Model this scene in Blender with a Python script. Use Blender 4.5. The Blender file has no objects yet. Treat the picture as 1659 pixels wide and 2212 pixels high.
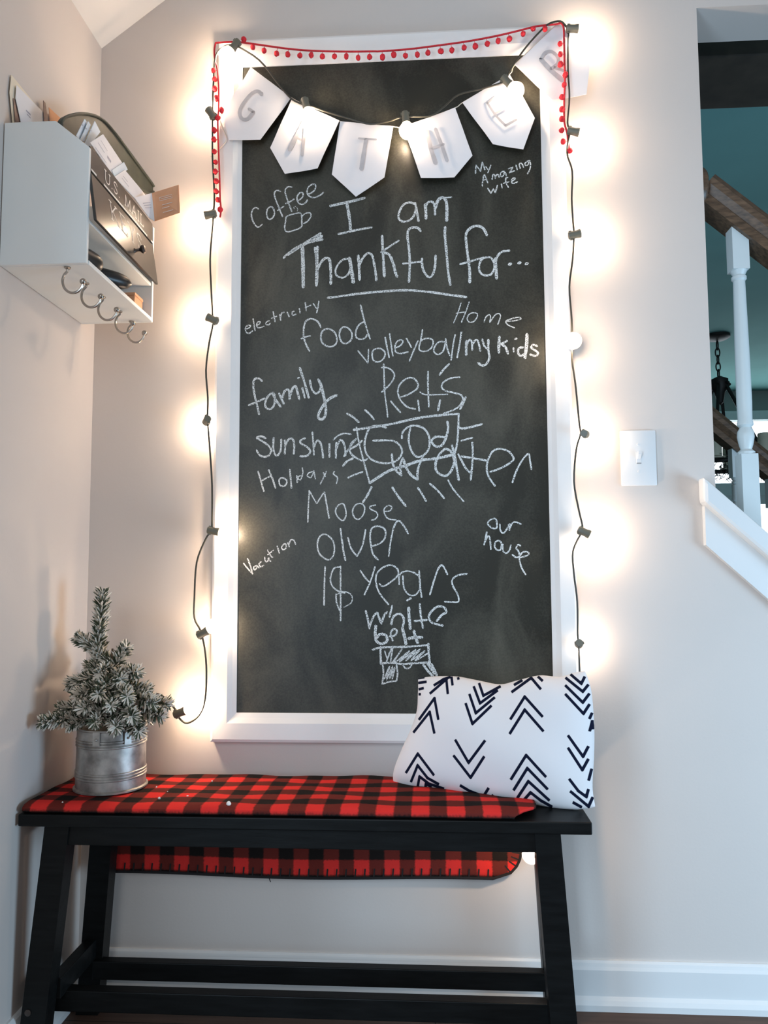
import bpy, bmesh, math, random
from mathutils import Vector, Matrix
random.seed(7)
R = math.radians
sc = bpy.context.scene
COL = sc.collection

# ------------------------------------------------------------------ camera
W, H = 1659, 2212
FPX = 1660.6
CAM = Vector((0, -1.70448, 0.90004))
AX = Vector((0.99812829, 0.06094443, -0.00506902))
UP = Vector((0.00992095, -0.07957558, 0.99677946))
FW = Vector((-0.06034479, 0.99496407, 0.08003126))
cam = bpy.data.cameras.new('camera')
camo = bpy.data.objects.new('camera', cam)
COL.objects.link(camo)
m = Matrix((AX, UP, -FW)).transposed().to_4x4()
m.translation = CAM
camo.matrix_world = m
cam.sensor_fit = 'HORIZONTAL'
cam.sensor_width = 36
cam.lens = FPX / W * 36
cam.clip_start = 0.02
sc.camera = camo


def at(u, v, **k):
    """photo pixel -> point on the plane X=, Y= or Z="""
    d = (u - W / 2) / FPX * AX - (v - H / 2) / FPX * UP + FW
    a, val = list(k.items())[0]
    i = 'XYZ'.index(a)
    return CAM + d * ((val - CAM[i]) / d[i])


# ------------------------------------------------------------------ light and exposure
sc.view_settings.view_transform = 'Standard'
sc.view_settings.look = 'None'
sc.view_settings.gamma = 1
sc.view_settings.use_curve_mapping = False
sc.view_settings.exposure = 0.12
sc.cycles.use_denoising = True
sc.cycles.max_bounces = 10
sc.cycles.transparent_max_bounces = 24
sc.cycles.sample_clamp_indirect = 6
sc.cycles.caustics_reflective = False
sc.cycles.caustics_refractive = False

wd = bpy.data.worlds.new('daylight')
sc.world = wd
wd.use_nodes = True
wd.node_tree.nodes['Background'].inputs[0].default_value = (0.97, 0.97, 1.0, 1)
WORLD_STRENGTH = 0.28
wd.node_tree.nodes['Background'].inputs[1].default_value = WORLD_STRENGTH

BULB_STRENGTH = 590
BULB_COLOR = (1.0, 0.76, 0.55)
PANE_STRENGTH = 3.4


def area(name, loc, target, sx, sy, power, color):
    l = bpy.data.lights.new(name, 'AREA')
    l.shape = 'RECTANGLE'
    l.size, l.size_y, l.energy, l.color = sx, sy, power, color
    o = bpy.data.objects.new(name, l)
    COL.objects.link(o)
    o.location = loc
    o.rotation_euler = (Vector(target) - Vector(loc)).to_track_quat('-Z', 'Y').to_euler()
    return o


# glazed entry door in the left wall, a step behind the camera
area('entry_door_daylight', (-0.86, -1.95, 0.95), (0.5, -1.95, 0.95), 0.9, 1.6, 44, (0.52, 0.76, 1.0))
# window high in the room behind the camera
area('room_window_daylight', (-0.5, -3.6, 2.0), (-0.1, 0, 1.2), 1.5, 1.2, 22, (0.84, 0.93, 1.0))
# unseen cool light added low on the right to tint the wall blue
area('added_right_fill', (2.1, -0.9, 0.42), (0.9, -0.05, 0.25), 0.8, 0.75, 34, (0.47, 0.74, 1.0))

# ------------------------------------------------------------------ materials
def nodes(name):
    mt = bpy.data.materials.new(name)
    mt.use_nodes = True
    nt = mt.node_tree
    return mt, nt, nt.nodes['Principled BSDF'], nt.nodes['Material Output']


def pmat(name, col, rough=0.6, metal=0.0, var=0.06, scale=30, bump=0.0, bscale=200, spec=None, stretch=None):
    mt, nt, b, out = nodes(name)
    tc = nt.nodes.new('ShaderNodeTexCoord')
    mp = nt.nodes.new('ShaderNodeMapping')
    nt.links.new(tc.outputs['Object'], mp.inputs[0])
    if stretch:
        mp.inputs['Scale'].default_value = stretch
    n = nt.nodes.new('ShaderNodeTexNoise')
    n.inputs['Scale'].default_value = scale
    n.inputs['Detail'].default_value = 5
    nt.links.new(mp.outputs[0], n.inputs['Vector'])
    cr = nt.nodes.new('ShaderNodeValToRGB')
    c = Vector(col)
    lo = [max(0, x * (1 - var)) for x in col]
    hi = [min(1, x * (1 + var)) for x in col]
    cr.color_ramp.elements[0].position = 0.3
    cr.color_ramp.elements[1].position = 0.7
    cr.color_ramp.elements[0].color = (*lo, 1)
    cr.color_ramp.elements[1].color = (*hi, 1)
    nt.links.new(n.outputs['Fac'], cr.inputs[0])
    nt.links.new(cr.outputs[0], b.inputs['Base Color'])
    b.inputs['Roughness'].default_value = rough
    b.inputs['Metallic'].default_value = metal
    if spec is not None:
        b.inputs['Specular IOR Level'].default_value = spec
    if bump:
        n2 = nt.nodes.new('ShaderNodeTexNoise')
        n2.inputs['Scale'].default_value = bscale
        n2.inputs['Detail'].default_value = 3
        nt.links.new(mp.outputs[0], n2.inputs['Vector'])
        bp = nt.nodes.new('ShaderNodeBump')
        bp.inputs['Strength'].default_value = bump
        bp.inputs['Distance'].default_value = 0.002
        nt.links.new(n2.outputs['Fac'], bp.inputs['Height'])
        nt.links.new(bp.outputs[0], b.inputs['Normal'])
    return mt


M = {}
M['wall'] = pmat('greige wall paint', (0.62, 0.555, 0.51), 0.75, var=0.015, scale=4, bump=0.08, bscale=160)
M['ceiling'] = pmat('ceiling paint', (0.74, 0.71, 0.68), 0.85, var=0.01, scale=4)
M['trim'] = pmat('white trim paint', (0.74, 0.74, 0.73), 0.35, var=0.015, scale=8)
M['frame'] = pmat('white frame paint', (0.84, 0.80, 0.77), 0.45, var=0.02, scale=12, bump=0.05, bscale=90)
M['organizer'] = pmat('white organizer lacquer', (0.76, 0.77, 0.75), 0.4, var=0.015, scale=10)
M['paper'] = pmat('white paper', (0.80, 0.765, 0.77), 0.8, var=0.02, scale=20)
M['cream_paper'] = pmat('cream paper', (0.80, 0.70, 0.55), 0.8, var=0.03, scale=20)
M['blue_paper'] = pmat('pale blue paper', (0.66, 0.72, 0.78), 0.7, var=0.03, scale=20)
M['kraft'] = pmat('copper card', (0.74, 0.38, 0.21), 0.7, var=0.05, scale=40)
M['brown_print'] = pmat('brown print', (0.16, 0.09, 0.07), 0.5, var=0.3, scale=60)
M['grey_print'] = pmat('grey print', (0.38, 0.37, 0.42), 0.8, var=0.15, scale=60)
M['letter_grey'] = pmat('grey watercolour letter', (0.46, 0.44, 0.455), 0.8, var=0.12, scale=60)
M['black_wood'] = pmat('black stained wood', (0.006, 0.0065, 0.0065), 0.45, spec=0.16, var=0.35, scale=12, stretch=(1, 8, 8), bump=0.08, bscale=40)
M['door_black'] = pmat('black lacquered door', (0.030, 0.028, 0.024), 0.33, var=0.2, scale=20, spec=0.6)
M['white_ink'] = pmat('white print', (0.80, 0.77, 0.72), 0.6, var=0.04)
M['olive'] = pmat('dark olive glaze', (0.040, 0.046, 0.033), 0.5, var=0.45, scale=25)
M['black_plastic'] = pmat('black plastic', (0.012, 0.013, 0.014), 0.35, var=0.1)
M['nickel'] = pmat('brushed nickel', (0.40, 0.36, 0.32), 0.25, 1.0, var=0.04, scale=60)
M['bronze'] = pmat('dark bronze', (0.10, 0.08, 0.07), 0.35, 0.9, var=0.1)
M['galvanized'] = pmat('galvanized steel', (0.37, 0.35, 0.325), 0.45, 0.7, var=0.45, scale=34, bump=0.12, bscale=60)
M['wire'] = pmat('dark green cord', (0.035, 0.032, 0.022), 0.5, var=0.1)
M['socket'] = pmat('olive grey socket plastic', (0.13, 0.125, 0.095), 0.45, var=0.08)
M['pom_red'] = pmat('red yarn', (0.72, 0.028, 0.040), 0.9, var=0.2, scale=250, bump=0.5, bscale=500)
M['ribbon_red'] = pmat('red ribbon', (0.62, 0.025, 0.035), 0.8, var=0.15, scale=200)
M['twine'] = pmat('pale twine', (0.72, 0.62, 0.50), 0.9, var=0.1)
M['bark'] = pmat('brown bark', (0.10, 0.065, 0.04), 0.9, var=0.3)
M['needle'] = pmat('green needle', (0.060, 0.078, 0.045), 0.8, var=0.35, scale=120)
M['flock'] = pmat('snow flocked needle', (0.70, 0.65, 0.57), 0.95, var=0.10, scale=90)
M['snow'] = pmat('white snow crumb', (0.85, 0.83, 0.80), 0.9, var=0.03)
M['plate'] = pmat('white switch plastic', (0.70, 0.70, 0.70), 0.3, var=0.01)
M['slot'] = pmat('grey slot', (0.25, 0.25, 0.25), 0.5)
M['rail_wood'] = pmat('brown handrail wood', (0.105, 0.062, 0.036), 0.38, var=0.5, scale=16, stretch=(2, 9, 9), bump=0.1, bscale=30)
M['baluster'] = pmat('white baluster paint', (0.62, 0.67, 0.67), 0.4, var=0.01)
M['far_wall'] = pmat('teal grey wall paint', (0.24, 0.29, 0.275), 0.8, var=0.03, scale=4)
M['far_ceiling'] = pmat('white ceiling shaded teal', (0.20, 0.44, 0.42), 0.85, var=0.05, scale=3)  # white ceiling; its dim teal shade is put into the base colour
M['beam'] = pmat('dark brown beam', (0.035, 0.026, 0.018), 0.7, var=0.4, scale=14)
M['iron'] = pmat('black iron', (0.016, 0.015, 0.014), 0.5, 0.3, var=0.2)
M['candle'] = pmat('pale green candle wax', (0.62, 0.60, 0.48), 0.6, var=0.06)
M['wreath'] = pmat('dark wreath twig', (0.05, 0.055, 0.045), 0.9, var=0.4, scale=80)
M['far_shelf'] = pmat('pale blue sill paint', (0.62, 0.72, 0.73), 0.5, var=0.02)

# slate board with chalk dust smears
mt, nt, b, out = nodes('chalkboard slate')
tc = nt.nodes.new('ShaderNodeTexCoord')
mp = nt.nodes.new('ShaderNodeMapping'); mp.inputs['Scale'].default_value = (3.0, 3, 1.6)
nt.links.new(tc.outputs['Object'], mp.inputs[0])
n1 = nt.nodes.new('ShaderNodeTexNoise'); n1.inputs['Scale'].default_value = 2.2; n1.inputs['Detail'].default_value = 7; n1.inputs['Distortion'].default_value = 1.2
nt.links.new(mp.outputs[0], n1.inputs['Vector'])
n2 = nt.nodes.new('ShaderNodeTexNoise'); n2.inputs['Scale'].default_value = 260; n2.inputs['Detail'].default_value = 2
nt.links.new(tc.outputs['Object'], n2.inputs['Vector'])
mul = nt.nodes.new('ShaderNodeMath'); mul.operation = 'MULTIPLY_ADD'; mul.inputs[1].default_value = 0.30; 
nt.links.new(n2.outputs['Fac'], mul.inputs[0]); nt.links.new(n1.outputs['Fac'], mul.inputs[2])
cr = nt.nodes.new('ShaderNodeValToRGB')
cr.color_ramp.elements[0].position = 0.52; cr.color_ramp.elements[0].color = (0.018, 0.0175, 0.012, 1)
cr.color_ramp.elements[1].position = 0.95; cr.color_ramp.elements[1].color = (0.078, 0.073, 0.055, 1)
nt.links.new(mul.outputs[0], cr.inputs[0]); nt.links.new(cr.outputs[0], b.inputs['Base Color'])
b.inputs['Roughness'].default_value = 0.42
b.inputs['Specular IOR Level'].default_value = 0.34
M['slate'] = mt

# chalk: grainy strokes that let the slate show between the grains
mt, nt, b, out = nodes('white chalk')
b.inputs['Base Color'].default_value = (0.80, 0.80, 0.78, 1); b.inputs['Roughness'].default_value = 1
tc = nt.nodes.new('ShaderNodeTexCoord')
n = nt.nodes.new('ShaderNodeTexNoise'); n.inputs['Scale'].default_value = 420; n.inputs['Detail'].default_value = 3
nt.links.new(tc.outputs['Object'], n.inputs['Vector'])
cr = nt.nodes.new('ShaderNodeValToRGB'); cr.color_ramp.elements[0].position = 0.37; cr.color_ramp.elements[1].position = 0.50
cr.color_ramp.elements[0].color = (0.10, 0.10, 0.10, 1); cr.color_ramp.elements[1].color = (0.9, 0.9, 0.9, 1)
nt.links.new(n.outputs['Fac'], cr.inputs[0])
tr = nt.nodes.new('ShaderNodeBsdfTransparent'); mx = nt.nodes.new('ShaderNodeMixShader')
nt.links.new(cr.outputs[0], mx.inputs[0]); nt.links.new(tr.outputs[0], mx.inputs[1]); nt.links.new(b.outputs[0], mx.inputs[2])
nt.links.new(mx.outputs[0], out.inputs[0])
M['chalk'] = mt

# thin clear bulb glass
mt, nt, b, out = nodes('clear bulb glass')
tr = nt.nodes.new('ShaderNodeBsdfTransparent'); tr.inputs[0].default_value = (0.97, 0.96, 0.94, 1)
gl = nt.nodes.new('ShaderNodeBsdfGlossy'); gl.inputs['Roughness'].default_value = 0.05
lw = nt.nodes.new('ShaderNodeLayerWeight'); lw.inputs[0].default_value = 0.25
mx = nt.nodes.new('ShaderNodeMixShader')
tl = nt.nodes.new('ShaderNodeBsdfTranslucent'); tl.inputs[0].default_value = (0.95, 0.93, 0.90, 1)
m0 = nt.nodes.new('ShaderNodeMixShader'); m0.inputs[0].default_value = 0.10
nt.links.new(tr.outputs[0], m0.inputs[1]); nt.links.new(tl.outputs[0], m0.inputs[2])
fk = nt.nodes.new('ShaderNodeMath'); fk.operation = 'MULTIPLY'; fk.inputs[1].default_value = 0.35
nt.links.new(lw.outputs['Fresnel'], fk.inputs[0])
nt.links.new(fk.outputs[0], mx.inputs[0]); nt.links.new(m0.outputs[0], mx.inputs[1]); nt.links.new(gl.outputs[0], mx.inputs[2])
nt.links.new(mx.outputs[0], out.inputs[0])
M['glass'] = mt


def emis(name, col, s):
    mt, nt, b, out = nodes(name)
    e = nt.nodes.new('ShaderNodeEmission'); e.inputs[0].default_value = (*col, 1); e.inputs[1].default_value = s
    nt.links.new(e.outputs[0], out.inputs[0])
    return mt


M['filament'] = emis('glowing filament', BULB_COLOR, BULB_STRENGTH)
M['pane'] = emis('bright daylit pane', (0.80, 0.92, 1.0), PANE_STRENGTH)

# buffalo check fleece (uv = metres along the bench, metres across the fold)
mt, nt, b, out = nodes('buffalo check fleece')
uv = nt.nodes.new('ShaderNodeUVMap')
sp = nt.nodes.new('ShaderNodeSeparateXYZ'); nt.links.new(uv.outputs[0], sp.inputs[0])
nz = nt.nodes.new('ShaderNodeTexNoise'); nz.inputs['Scale'].default_value = 220
nt.links.new(uv.outputs[0], nz.inputs['Vector'])


def stripe(sock, period, phase):
    a = nt.nodes.new('ShaderNodeMath'); a.operation = 'MULTIPLY_ADD'; a.inputs[1].default_value = 1 / period; a.inputs[2].default_value = phase
    nt.links.new(sock, a.inputs[0])
    j = nt.nodes.new('ShaderNodeMath'); j.operation = 'MULTIPLY_ADD'; j.inputs[1].default_value = 0.07; nt.links.new(nz.outputs['Fac'], j.inputs[0]); nt.links.new(a.outputs[0], j.inputs[2])
    f = nt.nodes.new('ShaderNodeMath'); f.operation = 'FRACT'; nt.links.new(j.outputs[0], f.inputs[0])
    p = nt.nodes.new('ShaderNodeMath'); p.operation = 'PINGPONG'; p.inputs[1].default_value = 0.5; nt.links.new(f.outputs[0], p.inputs[0])
    r = nt.nodes.new('ShaderNodeMapRange'); r.inputs[1].default_value = 0.225; r.inputs[2].default_value = 0.275; nt.links.new(p.outputs[0], r.inputs[0])
    return r.outputs[0]


s1 = stripe(sp.outputs[0], 0.0645, 0.33); s2 = stripe(sp.outputs[1], 0.0645, 0.42)
ad = nt.nodes.new('ShaderNodeMath'); ad.operation = 'ADD'; nt.links.new(s1, ad.inputs[0]); nt.links.new(s2, ad.inputs[1])
hf = nt.nodes.new('ShaderNodeMath'); hf.operation = 'MULTIPLY'; hf.inputs[1].default_value = 0.5; nt.links.new(ad.outputs[0], hf.inputs[0])
cr = nt.nodes.new('ShaderNodeValToRGB')
cr.color_ramp.elements[0].color = (0.70, 0.035, 0.030, 1); cr.color_ramp.elements[1].color = (0.014, 0.011, 0.010, 1)
e = cr.color_ramp.elements.new(0.5); e.color = (0.135, 0.022, 0.017, 1)
nt.links.new(hf.outputs[0], cr.inputs[0]); nt.links.new(cr.outputs[0], b.inputs['Base Color'])
b.inputs['Roughness'].default_value = 1
b.inputs['Specular IOR Level'].default_value = 0.1
bp = nt.nodes.new('ShaderNodeBump'); bp.inputs['Strength'].default_value = 0.3; bp.inputs['Distance'].default_value = 0.001
nt.links.new(nz.outputs['Fac'], bp.inputs['Height']); nt.links.new(bp.outputs[0], b.inputs['Normal'])
M['plaid'] = mt
M['stitch'] = pmat('black yarn stitch', (0.012, 0.009, 0.009), 0.95, var=0.2)

# pillow cotton with printed chevrons (signed distance kept on the mesh)
mt, nt, b, out = nodes('printed pillow cotton')
an = nt.nodes.new('ShaderNodeAttribute'); an.attribute_name = 'ink'
mr = nt.nodes.new('ShaderNodeMapRange'); mr.inputs[1].default_value = -0.0004; mr.inputs[2].default_value = 0.0004
nt.links.new(an.outputs['Fac'], mr.inputs[0])
mc = nt.nodes.new('ShaderNodeMixRGB'); mc.inputs[1].default_value = (0.006, 0.009, 0.026, 1); mc.inputs[2].default_value = (0.80, 0.765, 0.765, 1)
nt.links.new(mr.outputs[0], mc.inputs[0]); nt.links.new(mc.outputs[0], b.inputs['Base Color'])
b.inputs['Roughness'].default_value = 0.95
b.inputs['Specular IOR Level'].default_value = 0.08
M['pillow'] = mt

# wood floor planks
mt, nt, b, out = nodes('dark wood planks')
tc = nt.nodes.new('ShaderNodeTexCoord')
br = nt.nodes.new('ShaderNodeTexBrick'); br.inputs['Scale'].default_value = 1
br.inputs['Brick Width'].default_value = 0.9; br.inputs['Row Height'].default_value = 0.11; br.inputs['Mortar Size'].default_value = 0.0012
br.inputs['Color1'].default_value = (0.130, 0.074, 0.052, 1); br.inputs['Color2'].default_value = (0.165, 0.095, 0.068, 1); br.inputs['Mortar'].default_value = (0.02, 0.013, 0.01, 1)
nt.links.new(tc.outputs['Object'], br.inputs['Vector'])
mp = nt.nodes.new('ShaderNodeMapping'); mp.inputs['Scale'].default_value = (3, 40, 1); nt.links.new(tc.outputs['Object'], mp.inputs[0])
n = nt.nodes.new('ShaderNodeTexNoise'); n.inputs['Scale'].default_value = 2; n.inputs['Detail'].default_value = 6; nt.links.new(mp.outputs[0], n.inputs['Vector'])
mc = nt.nodes.new('ShaderNodeMixRGB'); mc.blend_type = 'MULTIPLY'; mc.inputs[0].default_value = 0.7
nt.links.new(br.outputs['Color'], mc.inputs[1]); nt.links.new(n.outputs['Fac'], mc.inputs[2]); nt.links.new(mc.outputs[0], b.inputs['Base Color'])
b.inputs['Roughness'].default_value = 0.5
b.inputs['Specular IOR Level'].default_value = 0.25
M['floor'] = mt

# ------------------------------------------------------------------ helpers
BASE = {}


def tag(o, label=None, cat=None, group=None, kind=None):
    if label: o['label'] = label
    if cat: o['category'] = cat
    if group: o['group'] = group
    if kind: o['kind'] = kind
    return o


def thing(name, label, cat, loc=(0, 0, 0), group=None):
    o = bpy.data.objects.new(name, None)
    o.empty_display_size = 0.05
    COL.objects.link(o)
    o.location = loc
    BASE[o.name] = Vector(loc)
    return tag(o, label, cat, group)


def obj(name, bm, mats, parent=None, smooth=False, label=None, base=None):
    """links a bmesh given in world coordinates as ONE mesh object"""
    me = bpy.data.meshes.new(name)
    bmesh.ops.recalc_face_normals(bm, faces=bm.faces)
    if base is None:
        base = BASE[parent.name] if parent else Vector((0, 0, 0))
    base = Vector(base)
    bmesh.ops.translate(bm, verts=bm.verts, vec=-base)
    if smooth:
        for f in bm.faces: f.smooth = True
    bm.to_mesh(me); bm.free()
    for mm in (mats if isinstance(mats, (list, tuple)) else [mats]):
        me.materials.append(mm)
    if smooth:
        try: me.set_sharp_from_angle(angle=R(40))
        except Exception: pass
    o = bpy.data.objects.new(name, me)
    COL.objects.link(o)
    BASE[o.name] = base
    if parent:
        o.parent = parent
        o.location = base - BASE[parent.name]
    else:
        o.location = base
    if label: o['label'] = label
    return o


def struct(name, bm, mat, smooth=False):
    return tag(obj(name, bm, mat, None, smooth), kind='structure')


def BM(): return bmesh.new()


def box(bm, a, b, bev=0.0, mi=0):
    a, b = Vector(a), Vector(b)
    r = bmesh.ops.create_cube(bm, size=1)
    vs = r['verts']
    c, s = (a + b) / 2, b - a
    for v in vs: v.co = Vector((v.co.x * abs(s.x), v.co.y * abs(s.y), v.co.z * abs(s.z))) + c
    fs = list({f for v in vs for f in v.link_faces})
    for f in fs: f.material_index = mi
    if bev:
        es = list({e for v in vs for e in v.link_edges})
        bmesh.ops.bevel(bm, geom=es, offset=bev, segments=2, affect='EDGES', profile=0.5)
    return bm


def prism(bm, poly, d, mi=0, bev=0):
    """polygon (3D points, coplanar) extruded by vector d"""
    d = Vector(d)
    a = [bm.verts.new(Vector(p)) for p in poly]
    b = [bm.verts.new(Vector(p) + d) for p in poly]
    n = len(poly)
    fs = [bm.faces.new(a[::-1]), bm.faces.new(b)]
    for i in range(n):
        fs.append(bm.faces.new((a[i], a[(i + 1) % n], b[(i + 1) % n], b[i])))
    for f in fs: f.material_index = mi
    if bev:
        es = list({e for v in a + b for e in v.link_edges})
        bmesh.ops.bevel(bm, geom=es, offset=bev, segments=2, affect='EDGES', profile=0.5)
    return bm


def beam(bm, p, q, w, h, up=(0, 1, 0), bev=0, endup=None):
    """bar of section w (sideways) x h (along up) from p to q; ends cut flat in z if endup"""
    p, q = Vector(p), Vector(q)
    t = (q - p).normalized()
    u = Vector(up); u = (u - t * u.dot(t)).normalized()
    s = t.cross(u)
    poly = [p + s * (i * w / 2) + u * (j * h / 2) for i, j in ((-1, -1), (1, -1), (1, 1), (-1, 1))]
    if endup:
        poly2 = [x + t * ((p.z - x.z) / t.z) for x in poly]
        a = [bm.verts.new(x) for x in poly2]
        b = [bm.verts.new(x + t * ((q.z - x.z) / t.z)) for x in poly]
        bm.faces.new(a[::-1]); bm.faces.new(b)
        for i in range(4): bm.faces.new((a[i], a[(i + 1) % 4], b[(i + 1) % 4], b[i]))
        return bm
    return prism(bm, poly, q - p, bev=bev)


def smooth_path(pts, k=5):
    pts = [Vector(p) for p in pts]
    if len(pts) < 3: return pts
    closed = (pts[0] - pts[-1]).length < 1e-6
    out = []
    n = len(pts)
    for i in range(n - 1):
        p1, p2 = pts[i], pts[i + 1]
        p0 = pts[i - 1] if i > 0 else (pts[-2] if closed else p1)
        p3 = pts[i + 2] if i + 2 < n else (pts[1] if closed else p2)
        for j in range(k):
            t = j / k
            out.append(0.5 * ((2 * p1) + (p2 - p0) * t + (2 * p0 - 5 * p1 + 4 * p2 - p3) * t * t + (3 * p1 - p0 - 3 * p2 + p3) * t ** 3))
    out.append(pts[-1])
    return out


def tube(bm, pts, r, seg=8, cap=True, mi=0):
    pts = [Vector(p) for p in pts]
    n = len(pts)
    rings = []
    nrm = None
    for i, p in enumerate(pts):
        t = (pts[min(i + 1, n - 1)] - pts[max(i - 1, 0)])
        if t.length < 1e-9: t = Vector((0, 0, 1))
        t.normalize()
        if nrm is None:
            nrm = t.orthogonal().normalized()
        else:
            nrm = nrm - t * nrm.dot(t)
            nrm = nrm.normalized() if nrm.length > 1e-6 else t.orthogonal().normalized()
        bn = t.cross(nrm)
        rr = r[i] if isinstance(r, (list, tuple)) else r
        rings.append([bm.verts.new(p + (nrm * math.cos(a) + bn * math.sin(a)) * rr) for a in [2 * math.pi * k / seg for k in range(seg)]])
    for i in range(n - 1):
        for k in range(seg):
            f = bm.faces.new((rings[i][k], rings[i][(k + 1) % seg], rings[i + 1][(k + 1) % seg], rings[i + 1][k]))
            f.material_index = mi
    if cap:
        bm.faces.new(rings[0][::-1]).material_index = mi
        bm.faces.new(rings[-1]).material_index = mi
    return bm


def lathe(bm, prof, p, axis=(0, 0, 1), seg=32, cap=True):
    """prof = [(radius, height)] about the axis at p"""
    p, ax = Vector(p), Vector(axis).normalized()
    x = ax.orthogonal().normalized(); y = ax.cross(x)
    rings = []
    for r, h in prof:
        if r < 1e-6: rings.append([bm.verts.new(p + ax * h)])
        else: rings.append([bm.verts.new(p + ax * h + (x * math.cos(2 * math.pi * k / seg) + y * math.sin(2 * math.pi * k / seg)) * r) for k in range(seg)])
    for a, b in zip(rings, rings[1:]):
        for k in range(seg):
            if len(a) == 1 and len(b) == 1: continue
            if len(a) == 1: bm.faces.new((a[0], b[k], b[(k + 1) % seg]))
            elif len(b) == 1: bm.faces.new((a[k], a[(k + 1) % seg], b[0]))
            else: bm.faces.new((a[k], a[(k + 1) % seg], b[(k + 1) % seg], b[k]))
    if cap:
        for q in (rings[0], rings[-1]):
            if len(q) > 1: bm.faces.new(q)
    return bm


def ball(bm, p, r, sub=2, squash=(1, 1, 1), jit=0.0):
    rr = bmesh.ops.create_icosphere(bm, subdivisions=sub, radius=1)
    for v in rr['verts']:
        k = r * (1 + random.uniform(-jit, jit))
        v.co = Vector((v.co.x * squash[0] * k, v.co.y * squash[1] * k, v.co.z * squash[2] * k)) + Vector(p)
    return bm


def ribbon(bm, pts, w, nrm, jit=0.0, mi=0, round_ends=True):
    """flat stroke of width w along pts (3D), facing nrm"""
    pts = [Vector(p) for p in pts]; nrm = Vector(nrm)
    n = len(pts); L = []; Rr = []
    if n > 1 and round_ends:
        t0 = (pts[0] - pts[1]).normalized(); t1 = (pts[-1] - pts[-2]).normalized()
        pts = [pts[0] + t0 * w * 0.42] + pts + [pts[-1] + t1 * w * 0.42]
        n += 2
    for i, p in enumerate(pts):
        t = (pts[min(i + 1, n - 1)] - pts[max(i - 1, 0)])
        if t.length < 1e-9: t = Vector((1, 0, 0))
        t.normalize(); s = nrm.cross(t)
        k = w / 2 * (1 + random.uniform(-jit, jit))
        if round_ends and i in (0, n - 1): k *= 0.35
        L.append(bm.verts.new(p + s * k)); Rr.append(bm.verts.new(p - s * k))
    for i in range(n - 1):
        bm.faces.new((L[i], Rr[i], Rr[i + 1], L[i + 1])).material_index = mi
    return bm


# ------------------------------------------------------------------ the setting
XL, XR = -0.776, 0.6197
ZT = 2.189
SLOPE = -0.93
Z0 = 0.985                                   # half-wall top where it meets the doorway edge
XE = 2.0
bm = BM()
poly = [(-1.0, 0, 0), (XE, 0, 0), (XE, 0, 0.02), (XR + (Z0 - 0.02) / -SLOPE, 0, 0.02), (XR, 0, Z0), (XR, 0, ZT), (XE, 0, ZT), (XE, 0, 3.6), (-1.0, 0, 3.6)]
prism(bm, poly, (0, 0.12, 0))
struct('wall_back', bm, M['wall'])
bm = BM()
box(bm, (XL - 0.12, -1.42, 0), (XL, 0.0, 2.159 + 0.2))
struct('wall_left', bm, M['wall'])
bm = BM()
prism(bm, [(XL - 0.13, 0, 2.159 - 0.13 * 0.75), (XE, 0, 2.159 + (XE - XL) * 0.75), (XE, 0, 2.26 + (XE - XL) * 0.75), (XL - 0.13, 0, 2.26)], (0, -1.6, 0))
struct('ceiling', bm, M['ceiling'])
bm = BM()
box(bm, (-1.0, -3.2, -0.05), (4.4, 4.6, 0))
struct('floor', bm, M['floor'])

bm = BM()
zb = 0.093
prof = [(0, 0), (-0.024, 0), (-0.024, 0.012), (-0.020, 0.020), (-0.014, 0.026), (-0.014, zb - 0.016), (-0.011, zb - 0.010), (-0.009, zb - 0.004), (-0.005, zb), (0, zb)]
prism(bm, [(XL + 0.0, y, z) for y, z in prof], (1.60 - XL, 0, 0))
struct('baseboard_back', bm, M['trim'])
bm = BM()
prism(bm, [(XL - y, -1.42, z) for y, z in prof], (0, 1.42 - 0.024, 0))
struct('baseboard_left', bm, M['trim'])

# skirt and cap on the sloping half wall
bm = BM()
x0, x1 = XR - 0.030, 1.45
zc = lambda x: Z0 + (x - XR) * SLOPE
prism(bm, [(x0, -0.016, zc(x0) + 0.030), (x1, -0.016, zc(x1) + 0.030), (x1, -0.016, zc(x1) - 0.055), (x0, -0.016, zc(x0) - 0.055)], (0, 0.016, 0))
prism(bm, [(x0 - 0.008, -0.040, zc(x0) + 0.092), (x1, -0.040, zc(x1) + 0.075), (x1, -0.040, zc(x1) + 0.030), (x0 - 0.008, -0.040, zc(x0) + 0.036)], (0, 0.040, 0), bev=0.008)
prism(bm, [(XR + 0.002, 0, zc(XR + 0.002) + 0.062), (x1, 0, zc(x1) + 0.075), (x1, 0, zc(x1) + 0.002), (XR + 0.002, 0, zc(XR + 0.002) + 0.002)], (0, 0.145, 0))
struct('trim_1', bm, M['trim'])

# ------- room seen through the opening
bm = BM()
YF = 4.5
wx0, wx1, wz0, wz1 = 1.55, 3.3, 0.95, 2.10
box(bm, (-1.0, YF, 0), (wx0, YF + 0.1, 2.34)); box(bm, (wx1, YF, 0), (4.4, YF + 0.1, 2.34))
box(bm, (wx0, YF, 0), (wx1, YF + 0.1, wz0)); box(bm, (wx0, YF, wz1), (wx1, YF + 0.1, 2.34))
struct('wall_far', bm, M['far_wall'])
bm = BM(); box(bm, (4.3, 0.12, 0), (4.4, YF, 2.34)); struct('wall_right', bm, M['far_wall'])
bm = BM(); box(bm, (0.30, 0.121, 0), (0.36, YF, 2.34)); struct('wall_stair', bm, M['far_wall'])
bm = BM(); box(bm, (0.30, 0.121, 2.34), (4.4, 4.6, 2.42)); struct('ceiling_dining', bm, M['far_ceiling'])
bm = BM(); box(bm, (0.36, 0.30, 2.275), (4.3, 0.54, 2.34), 0.004); struct('trim_2', bm, M['beam'])

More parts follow.
